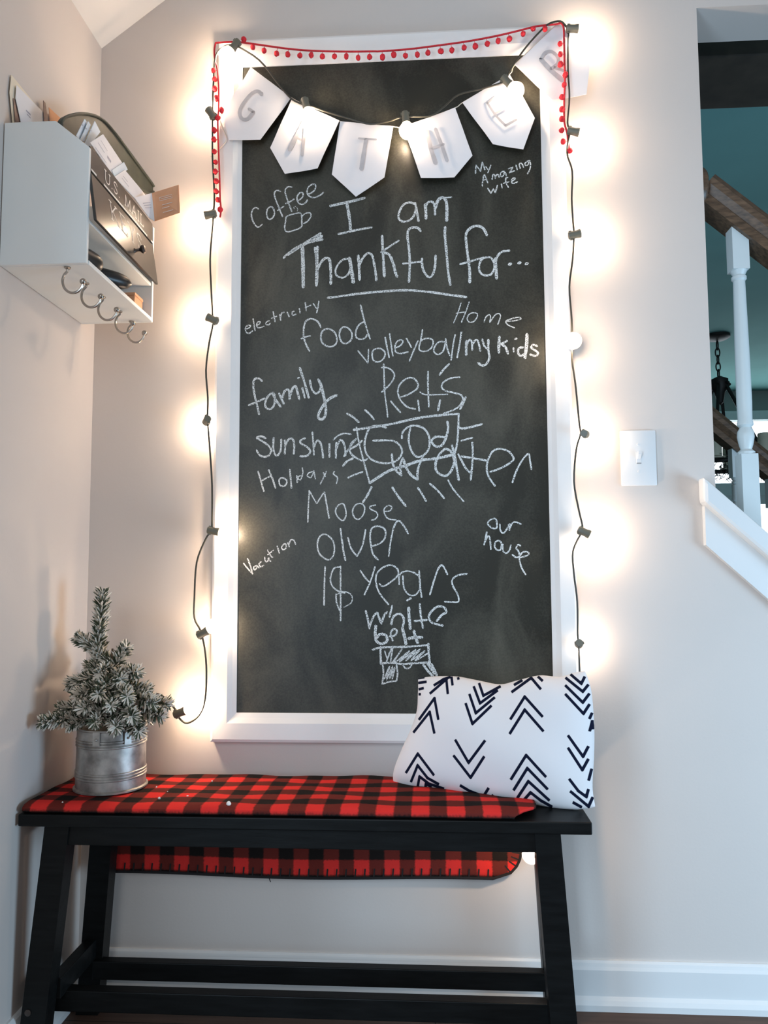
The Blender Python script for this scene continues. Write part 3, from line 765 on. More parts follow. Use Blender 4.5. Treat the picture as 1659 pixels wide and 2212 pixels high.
sp_ = [at(u, v, Y=-0.0290) for u, v in [(492, 96)] + px(P2, K2, [(440, 455), (600, 575), (755, 690), (940, 785), (1130, 872), (1340, 897), (1550, 915)]) + px(P3, K3, [(165, 812), (340, 748), (520, 680), (570, 645), (730, 550), (895, 450), (930, 385), (1080, 240), (1225, 100)])]
tube(bm, smooth_path(sp_, 4), 0.0011, 6)
tube(bm, smooth_path([at(u, v, Y=-0.030) for u, v in px(P2, K2, [(222, 800), (200, 860), (235, 960), (250, 1020), (190, 1090), (125, 1145)])], 4), 0.0011, 6)
obj('string', bm, M['twine'], banner, True, label='pale twine')

# ------------------------------------------------------------------ pompom garland
gar = thing('pompom_garland', 'red pompom trim draped over the top and corners of the chalkboard frame', 'garland', (-0.08, -0.040, 2.12))
YG = -0.0440
bm = BM()
top = px(P2, K2, [(165, 262), (250, 256), (330, 255), (400, 262), (550, 283), (750, 310), (950, 325), (1200, 330), (1400, 328)]) + px(P3, K3, [(0, 290), (200, 275), (400, 250), (600, 222), (800, 185), (950, 150), (1080, 118), (1200, 105), (1250, 95)])
rd = px(P3, K3, [(1250, 95), (1268, 125), (1272, 230), (1274, 350), (1277, 500), (1272, 650), (1274, 780), (1292, 850), (1300, 920), (1312, 985)])
ld = px(P2, K2, [(165, 262), (155, 320), (160, 390), (178, 460), (187, 560), (190, 680), (188, 780), (182, 880), (184, 1000), (192, 1200), (197, 1350), (200, 1470), (207, 1560), (200, 1620)])
for path in (top, rd, ld):
    p3 = smooth_path([at(u, v, Y=YG) for u, v in path], 4)
    tube(bm, p3, 0.0022, 6)
obj('trim_ribbon', bm, M['ribbon_red'], gar, True)
pom = px(P2, K2, [(385, 235), (455, 295), (543, 322), (640, 345), (727, 352), (822, 360), (910, 357), (997, 367), (1090, 367), (1183, 367), (1275, 378), (1365, 372), (1465, 373), (1553, 355)])
pom += px(P3, K3, [(20, 330), (97, 312), (178, 320), (260, 312), (333, 300), (422, 290), (498, 282), (583, 265), (660, 255), (743, 238), (817, 218), (895, 203), (990, 170), (1058, 135), (1140, 135)])
pomr = px(P3, K3, [(1243, 238), (1245, 310), (1247, 380), (1280, 452), (1273, 520), (1258, 605), (1258, 690), (1258, 757), (1255, 835), (1265, 912), (1310, 975)])
poml = px(P2, K2, [(148, 478), (158, 545), (158, 620), (172, 695), (210, 785), (180, 845), (155, 942), (152, 1015), (155, 1110), (165, 1190), (163, 1265), (170, 1340), (170, 1418), (183, 1485), (200, 1560)])


def nearest(path, q):
    best = None
    for a, b in zip(path, path[1:]):
        ax, ay = b[0] - a[0], b[1] - a[1]
        t = max(0, min(1, ((q[0] - a[0]) * ax + (q[1] - a[1]) * ay) / (ax * ax + ay * ay + 1e-9)))
        p = (a[0] + ax * t, a[1] + ay * t); d = (p[0] - q[0]) ** 2 + (p[1] - q[1]) ** 2
        if best is None or d < best[0]: best = (d, p)
    return best[1]


for path, lst in ((top, pom), (rd, pomr), (ld, poml)):
    for q in lst:
        c = at(q[0], q[1], Y=YG - 0.002)
        bm = BM()
        ball(bm, c, 0.0062 * random.uniform(0.92, 1.08), 2, (random.uniform(0.88, 1.08), 1, random.uniform(0.95, 1.18)), 0.10)
        n_ = nearest(path, q)
        tube(bm, [at(n_[0], n_[1], Y=YG), c], 0.0006, 5)
        obj('pompom', bm, M['pom_red'], gar, True)

# ------------------------------------------------------------------ string lights
YW = -0.046
sl = thing('string_lights', 'dark string of glowing clear globe bulbs looped around the chalkboard', 'string lights', (-0.08, YW, 1.9))
swag = [(508, 97), (560, 130), (600, 180), (628, 212), (650, 224), (662, 226), (700, 240), (760, 258), (800, 268), (840, 262), (860, 255), (878, 252), (895, 252), (930, 250), (960, 230), (990, 205), (1040, 192), (1080, 180), (1094, 172), (1100, 155), (1130, 110), (1160, 75), (1185, 52), (1210, 46), (1222, 56), (1230, 66)]
right = [(1230, 66), (1228, 75), (1227, 150), (1230, 210), (1226, 265), (1231, 284), (1225, 330), (1236, 370), (1235, 430), (1238, 480), (1240, 507), (1237, 560), (1230, 620), (1235, 690), (1236, 745), (1236, 780), (1243, 830), (1248, 880), (1252, 920), (1254, 938), (1245, 970), (1240, 1040), (1250, 1100), (1258, 1135), (1256, 1150), (1238, 1190), (1240, 1240), (1247, 1300), (1248, 1370), (1250, 1390), (1252, 1450)]
left = [(508, 97), (485, 100), (466, 122), (461, 180), (459, 225), (459, 246), (459, 280), (459, 340), (463, 420), (461, 463), (458, 500), (454, 560), (456, 620), (459, 680), (460, 700), (452, 740), (445, 800), (449, 860), (448, 905), (450, 930), (454, 980), (458, 1050), (458, 1130), (456, 1147), (444, 1165), (425, 1215), (420, 1290), (420, 1335), (433, 1362), (442, 1400), (446, 1450), (443, 1510), (430, 1545), (405, 1562), (388, 1552), (384, 1540), (375, 1528), (362, 1512)]
bm = BM()
for path in (swag, right, left):
    tube(bm, smooth_path([at(u, v, Y=YW) for u, v in path], 4), 0.0021, 8)
e0 = at(362, 1512, Y=YW)
tube(bm, smooth_path([e0, e0 + Vector((-0.03, 0.005, 0.012)), e0 + Vector((-0.07, 0.01, -0.02)), e0 + Vector((-0.10, 0.015, -0.10)), Vector((-0.655, -0.028, 0.475))], 4), 0.0021, 8)
e1 = at(1252, 1450, Y=YW)
tube(bm, smooth_path([e1, e1 + Vector((0.004, 0.01, -0.08)), e1 + Vector((0.01, 0.012, -0.18)), Vector((0.300, -0.028, 0.50)), Vector((0.302, -0.027, 0.44)), Vector((0.265, -0.025, 0.405)), Vector((0.236, -0.045, 0.40)), Vector((0.206, -0.12, 0.404)), at(1148, 1845, Y=-0.14) + Vector((0.004, 0, 0.048))], 4), 0.0021, 8)
obj('wire', bm, M['wire'], sl, True, label='dark cord')
bulbs = [((508, 97), (488, 122), 0), ((457, 246), (440, 221), 0), ((455, 463), (424, 469), 0), ((459, 690), (434, 678), 0), ((447, 908), (443, 918), 'in'),
         ((461, 1147), (492, 1153), 0), ((438, 1368), (466, 1352), 0), ((388, 1540), (420, 1528), 0),
         ((660, 224), (671, 258), 0), ((876, 254), (879, 280), 0), ((1094, 175), (1116, 197), 0),
         ((1236, 62), (1268, 62), 0), ((1238, 284), (1270, 290), 0), ((1241, 507), (1270, 500), 0), ((1238, 742), (1238, 735), 'out'),
         ((1263, 937), (1267, 940), 'in'), ((1261, 1149), (1291, 1163), 0), ((1251, 1390), (1250, 1394), 'in'), (None, None, 'bench')]
for s_, g_, mode in bulbs:
    if mode == 'bench':
        d = Vector((-0.12, 0.0, -0.99)).normalized(); c = at(1148, 1845, Y=-0.14) - d * 0.0315
    else:
        y1 = YW
        if mode == 'in': c = at(*s_, Y=YW - 0.006); g = at(*g_, Y=YW + 0.022)
        elif mode == 'out': c = at(*s_, Y=YW + 0.008); g = at(*g_, Y=YW - 0.03)
        else: c = at(*s_, Y=YW - 0.002); g = at(*g_, Y=YW - 0.002)
        d = (g - c).normalized()
    bm = BM()
    lathe(bm, [(0.0, -0.013), (0.0072, -0.013), (0.0084, -0.010), (0.0082, 0.004), (0.0092, 0.010), (0.0094, 0.0135), (0.006, 0.0135), (0.0, 0.0125)], c, d, 16, cap=False)
    side = d.cross(Vector((0, 1, 0)))
    side = side.normalized() if side.length > 0.3 else Vector((1, 0, 0))
    q = c - d * 0.008
    beam(bm, q - side * 0.010, q + side * 0.010, 0.006, 0.006, up=d)
    so = obj('bulb_socket', bm, M['socket'], sl, True, label='olive grey socket')
    gc = c + d * 0.0315
    bm = BM()
    rg = 0.0185
    prof = [(0.0062, -0.0205)] + [(rg * math.sin(a), -rg * math.cos(a)) for a in [R(22 + 158 * t / 16) for t in range(16)]] + [(0.0, rg)]
    lathe(bm, prof, gc, d, 28, cap=False)
    obj('bulb_globe', bm, M['glass'], so, True, label='clear glass globe')
    bm = BM()
    zax = Vector((0, 0, 1)).rotation_difference(d)
    lathe(bm, [(0, -0.0075), (0.0042, -0.005), (0.0062, 0.0), (0.0042, 0.005), (0, 0.0075)], gc - d * 0.001, d, 12, cap=False)
    obj('filament', bm, M['filament'], so, True, label='glowing filament')

# ------------------------------------------------------------------ mail organizer on the left wall
OX0, OX1 = XL + 0.0015, -0.613
OY0, OY1 = -0.398, -0.066
OZ0, OZ1 = 1.460, 1.730
org = thing('mail_organizer', 'white wall-mounted mail organizer with black front and row of hooks', 'mail organizer', (XL, -0.232, OZ0))
T = 0.008
for y in (OY0, OY1 - T):
    bm = BM()
    prism(bm, [(OX0, y, OZ0), (OX1, y, OZ0), (OX1, y, 1.677), (-0.678, y, OZ1), (OX0, y, OZ1)], (0, T, 0), bev=0.0012)
    obj('side_panel', bm, M['organizer'], org)
bm = BM(); box(bm, (OX0, OY0 + T, OZ0), (OX1 + 0.001, OY1 - T, OZ0 + 0.008), 0.001); obj('bottom_panel', bm, M['organizer'], org)
bm = BM(); box(bm, (OX0, OY0 + T, 1.541), (OX1 - 0.003, OY1 - T, 1.548), 0.001); obj('shelf', bm, M['organizer'], org)
bm = BM(); box(bm, (OX0, OY0 + T, OZ0 + 0.008), (OX0 + 0.0015, OY1 - T, 1.700)); obj('back_panel', bm, M['organizer'], org)
bm = BM(); prism(bm, [(OX1 - 0.006, OY0 + T, 1.638), (OX1 - 0.0005, OY0 + T, 1.638), (OX1 - 0.002, OY0 + T, 1.684), (OX1 - 0.008, OY0 + T, 1.684)], (0, OY1 - OY0 - 2 * T, 0), bev=0.001)
mf = obj('mail_front', bm, M['door_black'], org, label='black upper front reading U.S. MAIL')
bm = BM(); prism(bm, [(OX1 - 0.006, OY0 + T + 0.001, 1.634), (OX1 - 0.0002, OY0 + T + 0.001, 1.634), (-0.5975, OY0 + T - 0.004, 1.541), (-0.6035, OY0 + T - 0.004, 1.541)], (0, OY1 - OY0 - 2 * T - 0.002, 0), bev=0.001)
kd = obj('key_door', bm, M['door_black'], org, label='black flap door reading KEYS')

GL = {  # stroke letters in a 1-high box: list of polylines, plus width
    'U': (0.75, [[(0.1, 1), (0.1, 0.3), (0.25, 0.03), (0.5, 0.03), (0.64, 0.3), (0.64, 1)], [(0.0, 1), (0.22, 1)], [(0.54, 1), (0.75, 1)]]),
    'S': (0.55, [[(0.48, 0.82), (0.38, 0.97), (0.15, 0.97), (0.05, 0.78), (0.2, 0.57), (0.42, 0.42), (0.48, 0.2), (0.32, 0.02), (0.12, 0.04), (0.03, 0.22)]]),
    '.': (0.2, [[(0.06, 0.04), (0.12, 0.04)]]),
    'M': (0.9, [[(0.12, 0), (0.12, 1)], [(0.12, 1), (0.45, 0.1)], [(0.45, 0.1), (0.78, 1)], [(0.78, 1), (0.78, 0)], [(0.02, 0), (0.22, 0)], [(0.68, 0), (0.88, 0)]]),
    'A': (0.8, [[(0.08, 0), (0.38, 1)], [(0.38, 1), (0.70, 0)], [(0.2, 0.38), (0.57, 0.38)], [(0.0, 0), (0.18, 0)], [(0.6, 0), (0.8, 0)]]),
    'I': (0.3, [[(0.14, 0), (0.14, 1)], [(0.04, 0), (0.24, 0)], [(0.04, 1), (0.24, 1)]]),
    'L': (0.6, [[(0.12, 1), (0.12, 0)], [(0.02, 0), (0.54, 0)], [(0.54, 0), (0.54, 0.2)], [(0.02, 1), (0.24, 1)]]),
    'K': (0.75, [[(0.12, 0), (0.12, 1)], [(0.6, 1), (0.14, 0.42)], [(0.25, 0.56), (0.66, 0)], [(0.02, 0), (0.22, 0)], [(0.02, 1), (0.22, 1)], [(0.5, 1), (0.7, 1)], [(0.56, 0), (0.75, 0)]]),
    'E': (0.62, [[(0.12, 0), (0.12, 1)], [(0.02, 1), (0.54, 1)], [(0.54, 1), (0.54, 0.85)], [(0.12, 0.52), (0.42, 0.52)], [(0.02, 0), (0.56, 0)], [(0.56, 0), (0.56, 0.18)]]),
    'Y': (0.72, [[(0.06, 1), (0.35, 0.5)], [(0.64, 1), (0.35, 0.5)], [(0.35, 0.5), (0.35, 0)], [(0.25, 0), (0.45, 0)], [(0.0, 1), (0.16, 1)], [(0.54, 1), (0.72, 1)]]),
    ' ': (0.45, []),
}


def lettering(bm, text, p, adv, up, nrm, h, width, wt):
    """text from p along adv, letter height h, total length width"""
    tot = sum(GL[c][0] + 0.12 for c in text)
    sx = width / tot
    x = 0
    adv, up, p = Vector(adv), Vector(up), Vector(p)
    for ch in text:
        w, st = GL[ch]
        for pl in st:
            pts = [p + adv * ((x + a) * sx) + up * (c * h) for a, c in pl]
            pts = smooth_path(pts, 4) if len(pts) > 2 else pts
            ribbon(bm, pts, wt, nrm)
        x += w + 0.12
    return bm


bm = BM()
upv = Vector((-0.0015 / 0.046, 0, 1)).normalized()
lettering(bm, 'U.S. MAIL', (OX1 - 0.0002, -0.330, 1.6500), (0, 1, 0), upv, (1, 0, 0), 0.022, 0.205, 0.0024)
ribbon(bm, [(OX1 + 0.0002, -0.388, 1.640), (OX1 + 0.0002, -0.366, 1.640)], 0.0038, (1, 0, 0), round_ends=False)
ribbon(bm, [(OX1 + 0.0002, -0.334, 1.640), (OX1 + 0.0002, -0.110, 1.640)], 0.0038, (1, 0, 0), round_ends=False)
ribbon(bm, [(OX1 + 0.0002, -0.086, 1.640), (OX1 + 0.0002, -0.075, 1.640)], 0.0038, (1, 0, 0), round_ends=False)
obj('lettering', bm, M['white_ink'], mf, label='white printed letters U.S. MAIL')
bm = BM()
da = Vector((-0.5975, 0, 1.541)); db = Vector((OX1 - 0.0002, 0, 1.634))
dup_ = (db - da).normalized(); dn = Vector((dup_.z, 0, -dup_.x))
p0 = da + dup_ * 0.040 + dn * 0.0006; p0.y = -0.318
lettering(bm, 'KEYS', p0, (0, 1, 0), dup_, dn, 0.038, 0.175, 0.0030)
obj('lettering', bm, M['white_ink'], kd, label='white printed letters KEYS')
bm = BM()
kp = da + dup_ * 0.024; kp.y = -0.205
lathe(bm, [(0.006, 0), (0.0035, 0.003), (0.003, 0.010), (0.0075, 0.014), (0.009, 0.018), (0.007, 0.022), (0, 0.0235)], kp, dn, 18)
obj('knob', bm, M['bronze'], kd, True, label='dark bronze knob')
for (u, v) in ((150, 577), (185, 611), (222, 641), (256, 672), (289, 702)):
    p = at(u, v, Z=OZ0)
    p = Vector((-0.656, min(p.y, OY1 - 0.014), OZ0))
    path = [(0, 0), (0.0005, -0.007), (-0.006, -0.015), (-0.0085, -0.027), (-0.004, -0.040), (0.007, -0.048), (0.019, -0.047), (0.027, -0.039), (0.030, -0.031)]
    bm = BM()
    lathe(bm, [(0.006, 0.0), (0.006, -0.002), (0.003, -0.004), (0.0, -0.004)], p, (0, 0, 1), 14)
    tube(bm, smooth_path([p + Vector((a, 0, c)) for a, c in path], 5), 0.0024, 8)
    ball(bm, p + Vector((0.030, 0, -0.028)), 0.0062, 2)
    obj('hook', bm, M['nickel'], org, True, label='nickel hook with ball tip')


def sheet(bm, pts, d, mi=0): return prism(bm, pts, d, mi)


# papers standing in the organizer
def flat(name, label, cat, pxs, X, th, mat, group=None, prints=None):
    pts = [at(u, v, X=X) for u, v in pxs]
    bm = BM(); prism(bm, pts, (-th, 0, 0))
    t = obj(name, bm, mat, None, base=sum(pts, Vector()) / len(pts))
    tag(t, label, cat, group)
    if prints:
        bm = BM()
        for w, q in prints: ribbon(bm, [at(u, v, X=X + 0.0004) for u, v in q], w, (1, 0, 0), round_ends=False)
        obj('print', bm, M['grey_print'], t)
    return t


MG = 'mail standing in the organizer'
flat('envelope', 'tall cream envelope standing at the back of the mail organizer', 'envelope', [(25, 162), (21, 200), (31, 300), (160, 420), (170, 340)], -0.7720, 0.0008, M['cream_paper'], MG)
flat('letter', 'white letter in front of the tall cream envelope in the organizer', 'letter', [(36, 184), (34, 212), (50, 285), (150, 380), (150, 300)], -0.7680, 0.0008, M['paper'], MG, [(0.003, [(56, 238), (66, 248)]), (0.002, [(58, 246), (66, 255)])])
flat('brochure', 'dark brown printed brochure between the cream envelope and organizer side', 'brochure', [(29, 212), (36, 216), (52, 262), (60, 300), (36, 300)], -0.7700, 0.0008, M['brown_print'], MG)
flat('notecard', 'narrow dark-edged card sticking up beside the cream envelope', 'card', [(94, 217), (98, 222), (104, 262), (110, 300), (99, 300), (95, 250)], -0.7655, 0.0010, M['brown_print'], MG)
flat('postcard', 'tan postcard corner poking up left of the olive tray', 'postcard', [(106, 232), (138, 262), (150, 330), (112, 300)], -0.7640, 0.0010, M['kraft'], MG)

# dark olive arched tray, leaning behind the letters
arch = [(133, 272), (136, 258), (150, 250), (180, 246), (215, 255), (245, 284), (290, 345), (335, 408), (332, 414), (322, 417), (305, 409), (278, 386), (240, 350), (150, 300)]
pts = []
for u, v in arch:
    X = -0.700 + (u - 133) / 202 * 0.058
    pts.append(at(u, v, X=X))
bm = BM()
c0 = sum(pts, Vector()) / len(pts)
sp_ = smooth_path(pts + [pts[0]], 4)[:-1]
prism(bm, sp_, (-0.008, 0, 0))
tray = tag(obj('arched_tray', bm, M['olive'], None, base=c0), 'dark olive arched tray standing behind the white mail in the organizer', 'tray')
bm = BM()
rim_ = [p + Vector((0.001, 0, 0)) for p in sp_]
tube(bm, rim_ + [rim_[0]], 0.0032, 8, cap=False)
obj('rim', bm, M['olive'], tray, True)

flat('index_card', 'small pale blue card, leftmost of the three in front of the olive tray', 'card', [(165, 293), (183, 257), (189, 264), (172, 303)], -0.664, 0.0010, M['blue_paper'], 'three small pale blue cards', [(0.002, [(177, 269), (180, 272)])])
flat('index_card', 'small pale blue card, middle of the three in front of the olive tray', 'card', [(174, 302), (191, 262), (196, 270), (182, 306)], -0.660, 0.0010, M['blue_paper'], 'three small pale blue cards', [(0.002, [(184, 276), (188, 279)])])
flat('index_card', 'small pale blue card, rightmost of the three in front of the olive tray', 'card', [(183, 312), (205, 261), (217, 285), (205, 300), (196, 318)], -0.656, 0.0010, M['blue_paper'], 'three small pale blue cards', [(0.002, [(194, 279), (198, 283)])])
flat('letter', 'pinkish white printed letter leaning behind the organizer front, nearest the camera', 'letter', [(195, 308), (223, 290), (271, 362), (262, 372), (246, 382)], -0.634, 0.0012, M['paper'], MG, [(0.0012, [(212, 308), (226, 330)]), (0.0012, [(218, 303), (232, 326)]), (0.0012, [(206, 318), (230, 352)]), (0.005, [(232, 338), (240, 350)])])
flat('flyer', 'folded pale blue flyer between the two pinkish white letters', 'flyer', [(242, 368), (268, 350), (276, 366), (250, 388)], -0.632, 0.0010, M['blue_paper'], MG)
flat('letter', 'pinkish white letter leaning behind the U.S. MAIL lettering', 'letter', [(247, 382), (270, 367), (308, 413), (318, 428), (318, 452), (290, 428)], -0.630, 0.0012, M['paper'], MG, [(0.0012, [(263, 384), (278, 403)]), (0.0012, [(266, 380), (276, 393)])])
# opened leaflet at the far end: white flap and copper cover
pw = [at(u, v, X=x) for (u, v), x in zip([(290, 427), (328, 417), (334, 478), (322, 470)], (-0.628, -0.612, -0.608, -0.620))]
leaf = thing('leaflet', 'opened leaflet with copper cover sticking out of the far end of the organizer', 'leaflet', pw[1])
bm = BM(); prism(bm, pw, (-0.001, 0.0008, 0)); wf_ = obj('white_flap', bm, M['paper'], leaf, label='white printed flap')
bm = BM()
for a in (0.32, 0.42, 0.52):
    ribbon(bm, [pw[0].lerp(pw[3], a).lerp(pw[1].lerp(pw[2], a), 0.25) + Vector((0.0012, -0.0012, 0)), pw[0].lerp(pw[3], a).lerp(pw[1].lerp(pw[2], a), 0.8) + Vector((0.0012, -0.0012, 0))], 0.0012, (0.8, -0.6, 0), round_ends=False)
obj('print', bm, M['grey_print'], wf_)
yk = pw[1].y
pk = [pw[1]] + [at(u, v, Y=yk) for u, v in [(386, 399), (389, 459)]] + [pw[2]]
bm = BM(); prism(bm, pk, (0, 0.001, 0)); cv = obj('copper_cover', bm, M['kraft'], leaf, label='copper coloured cover')
bm = BM()
fr = [at(u, v, Y=yk - 0.0006) for u, v in [(344, 427), (371, 420), (372, 427), (345, 434), (344, 427)]]
ribbon(bm, fr, 0.0009, (0, -1, 0), round_ends=False)
for (a, c) in (((347, 430), (370, 424)), ((350, 443), (372, 437)), ((350, 450), (366, 446)), ((352, 459), (374, 453))):
    ribbon(bm, [at(*a, Y=yk - 0.0006), at(*c, Y=yk - 0.0006)], 0.0011, (0, -1, 0), round_ends=False)
obj('print', bm, M['white_ink'], cv, label='small white print')

# things in the open cubby
def glasses_case(name, label, c, L, w, h, rz, mat):
    bm = BM()
    n = 14
    d = Vector((math.cos(rz), math.sin(rz), 0)); s = Vector((-d.y, d.x, 0))
    rings = []
    for i in range(n + 1):
        t = -1 + 2 * i / n
        k = max(0.05, (1 - abs(t) ** 3.2)) ** 0.5
        rings.append([bm.verts.new(Vector(c) + d * (t * L / 2) + s * (math.cos(a) * w / 2 * k) + Vector((0, 0, h / 2 + math.sin(a) * h / 2 * k))) for a in [2 * math.pi * q / 16 for q in range(16)]])
    for a, b in zip(rings, rings[1:]):
        for q in range(16): bm.faces.new((a[q], a[(q + 1) % 16], b[(q + 1) % 16], b[q]))
    bm.faces.new(rings[0]); bm.faces.new(rings[-1])
    o = obj(name, bm, mat, None, True, base=c)
    return tag(o, label, 'glasses case')


glasses_case('glasses_case', 'dark glasses case just inside the near end of the open cubby', (-0.638, -0.346, OZ0 + 0.0090), 0.078, 0.040, 0.040, R(75), M['black_plastic'])
glasses_case('glasses_case', 'black glasses case lying mid-shelf in the open cubby', (-0.634, -0.262, OZ0 + 0.0090), 0.100, 0.034, 0.034, R(48), M['black_plastic'])
cb = thing('tin_box', 'small brown box at the far end of the open cubby', 'box', (-0.655, -0.100, OZ0 + 0.0085))
bm = BM(); box(bm, (-0.680, -0.124, OZ0 + 0.0085), (-0.632, -0.078, OZ0 + 0.042), 0.002); obj('box_body', bm, M['kraft'], cb)
bm = BM(); box(bm, (-0.681, -0.125, OZ0 + 0.042), (-0.631, -0.077, OZ0 + 0.049), 0.002); obj('lid', bm, M['kraft'], cb)
kf = thing('key_ring', 'black key fob and ring beside the small brown box in the cubby', 'keys', (-0.66, -0.150, OZ0 + 0.0085))
bm = BM(); box(bm, (-0.672, -0.168, OZ0 + 0.0085), (-0.652, -0.136, OZ0 + 0.030), 0.004); obj('fob', bm, M['black_plastic'], kf, True)
bm = BM(); tube(bm, [Vector((-0.640 + 0.011 * math.cos(a), -0.150 + 0.011 * math.sin(a), OZ0 + 0.0098)) for a in [2 * math.pi * i / 24 for i in range(25)]], 0.0011, 6, cap=False); obj('split_ring', bm, M['nickel'], kf, True)

# ------------------------------------------------------------------ bench
ZS = 0.458
bx0, bx1, by0, by1 = -0.770, 0.281, -0.281, -0.044
bench = thing('bench', 'black wooden bench with splayed legs below the chalkboard', 'bench', ((bx0 + bx1) / 2, -0.16, 0))
bm = BM(); box(bm, (bx0, by0, ZS - 0.022), (bx1, by1, ZS), 0.0022); obj('seat', bm, M['black_wood'], bench)
zl = ZS - 0.022
legs = [(-0.698, -0.7415, -0.258), (-0.688, -0.715, -0.072), (0.203, 0.232, -0.258), (0.222, 0.244, -0.072)]
for xt, xb, y in legs:
    bm = BM(); beam(bm, (xb, y, 0), (xt, y, zl), 0.046, 0.036, up=(0, 1, 0), endup=True)
    obj('leg', bm, M['black_wood'], bench)
bm = BM(); box(bm, (-0.690, -0.272, 0.401), (0.195, -0.252, zl), 0.0015); obj('apron', bm, M['black_wood'], bench, label='front apron')
bm = BM(); box(bm, (-0.690, -0.076, 0.402), (0.215, -0.058, zl), 0.0015); obj('apron', bm, M['black_wood'], bench, label='rear apron')
for x in (-0.693, 0.213):
    bm = BM(); box(bm, (x - 0.009, -0.252, 0.402), (x + 0.009, -0.076, zl), 0.0015); obj('apron', bm, M['black_wood'], bench, label='short side apron')
bm = BM(); box(bm, (-0.722, -0.242, 0.112), (-0.698, -0.088, 0.150), 0.0015); obj('side_stretcher', bm, M['black_wood'], bench)
bm = BM(); box(bm, (0.224, -0.242, 0.112), (0.248, -0.088, 0.150), 0.0015); obj('side_stretcher', bm, M['black_wood'], bench)
bm = BM(); box(bm, (-0.700, -0.102, 0.076), (0.226, -0.080, 0.112), 0.0015); obj('long_stretcher', bm, M['black_wood'], bench)
bm = BM(); box(bm, (-0.722, -0.221, 0.078), (0.240, -0.196, 0.116), 0.0015); obj('long_stretcher', bm, M['black_wood'], bench)
bm = BM(); lathe(bm, [(0.006, 0), (0.006, 0.002), (0.0, 0.003)], (-0.742, -0.2755, 0.105), (0, -1, 0), 12); obj('screw_cap', bm, M['bronze'], bench)

# ------------------------------------------------------------------ plaid blanket
pb = thing('plaid_blanket', 'red and black buffalo check fleece blanket folded over the bench', 'blanket', (-0.28, -0.16, ZS))
TH = 0.010
# path across the bench: front fold, top, over the back edge, down behind
path = [(-0.262, 0.0020), (-0.272, 0.0030), (-0.2775, 0.0062), (-0.2765, 0.0105), (-0.270, 0.0128), (-0.255, 0.0136)]
for i in range(1, 17): path.append((-0.255 + 0.215 * i / 17, 0.0136 - 0.003 * i / 17))
path += [(-0.038, 0.0106), (-0.032, 0.0085), (-0.0285, 0.002), (-0.0275, -0.010)]
zb_end = 0.262
for i in range(1, 15): path.append((-0.0275 - 0.004 * i / 14, -0.010 + (zb_end - ZS + 0.010) * i / 14))
ln = [0]
for a, c in zip(path, path[1:]): ln.append(ln[-1] + math.hypot(c[0] - a[0], c[1] - a[1]))
LT = ln[-1]
bm = BM(); uvl = bm.loops.layers.uv.new('UVMap')
NX = 170
grid = []
for j, (y, z) in enumerate(path):
    d_end = LT - ln[j]
    xr = 0.190
    d_front = ln[j] - 0.017
    if d_front < 0.05: xr += 0.000 - 0.045 * (1 - max(0, d_front) / 0.05) ** 2 * (1 if d_front > 0 else 1)
    if d_end < 0.060: xr = 0.182 - 0.060 * (1 - math.sqrt(max(0, 1 - (1 - d_end / 0.060) ** 2)))
    elif d_end < 0.20: xr = 0.182
    xl = -0.764
    if j > 24: xl = -0.764 + 0.040 * min(1, (j - 24) / 12)
    row = []
    for i in range(NX + 1):
        t = i / NX; x = xl + (xr - xl) * t
        wob = 0
        if 3 < j < 24: wob = 0.0012 * math.sin(x * 23 + y * 30) + 0.0008 * math.sin(x * 51 - y * 60) + 0.0012
        zz = ZS + z + max(-0.0004, wob)
        yy = y
        if j > 28: zz += 0.004 * math.sin(x * 9 + 1) * (j - 28) / 14
        row.append((bm.verts.new((x, yy, zz)), (x, ln[j] * 1.06 + 0.009 * max(0, min(1, (j - 25) / 6)))))
    grid.append(row)
for j in range(len(grid) - 1):
    for i in range(NX):
        q = [grid[j][i], grid[j][i + 1], grid[j + 1][i + 1], grid[j + 1][i]]
        f = bm.faces.new([v for v, _ in q])
        for l, (_, u) in zip(f.loops, q): l[uvl].uv = u
bot_edge = [v.co.copy() for v, _ in grid[-1]]
right_edge = [(grid[j][-1][0].co.copy()) for j in range(len(grid) - 14, len(grid))]
o = obj('fleece', bm, M['plaid'], pb, True)
md = o.modifiers.new('thickness', 'SOLIDIFY'); md.thickness = 0.004; md.offset = 0
# blanket stitches along the hanging hem
bm = BM()
hem = bot_edge[6:] [::4] + right_edge[::-1][::1]
cen = Vector((-0.25, 0, 0.40))
for p in bot_edge[4::4]:
    ribbon(bm, [Vector((p.x, p.y - 0.0032, p.z + 0.001)), Vector((p.x + 0.0015, p.y - 0.0032, p.z + 0.018))], 0.0032, (0, -1, 0))
for i, p in enumerate(right_edge[:-1]):
    c = Vector((0.12, p.y, 0.325)); d = (c - p).normalized()
    ribbon(bm, [p + Vector((0, -0.0032, 0)), p + d * 0.018 + Vector((0, -0.0032, 0))], 0.0032, (0, -1, 0))
hl = [Vector((p.x, p.y - 0.003, p.z)) for p in bot_edge] + [Vector((p.x, p.y - 0.003, p.z)) for p in right_edge[::-1]]
tube(bm, hl, 0.0030, 6)
tube(bm, [Vector((-0.352, -0.035, 0.266)), Vector((-0.349, -0.036, 0.258)), Vector((-0.346, -0.036, 0.250))], 0.001, 5)
obj('stitching', bm, M['stitch'], pb, True, label='black blanket stitch along the hem')

# ------------------------------------------------------------------ pillow
BL = Vector((-0.078, -0.084, 0.482)); BR = Vector((0.292, -0.214, 0.476)); TL = Vector((-0.030, -0.060, 0.690))
pn = (BR - BL).cross(TL - BL).normalized()
if pn.y > 0: pn = -pn
pex = (BR - BL).normalized(); pey = pn.cross(pex)
if pey.z < 0: pey = -pey


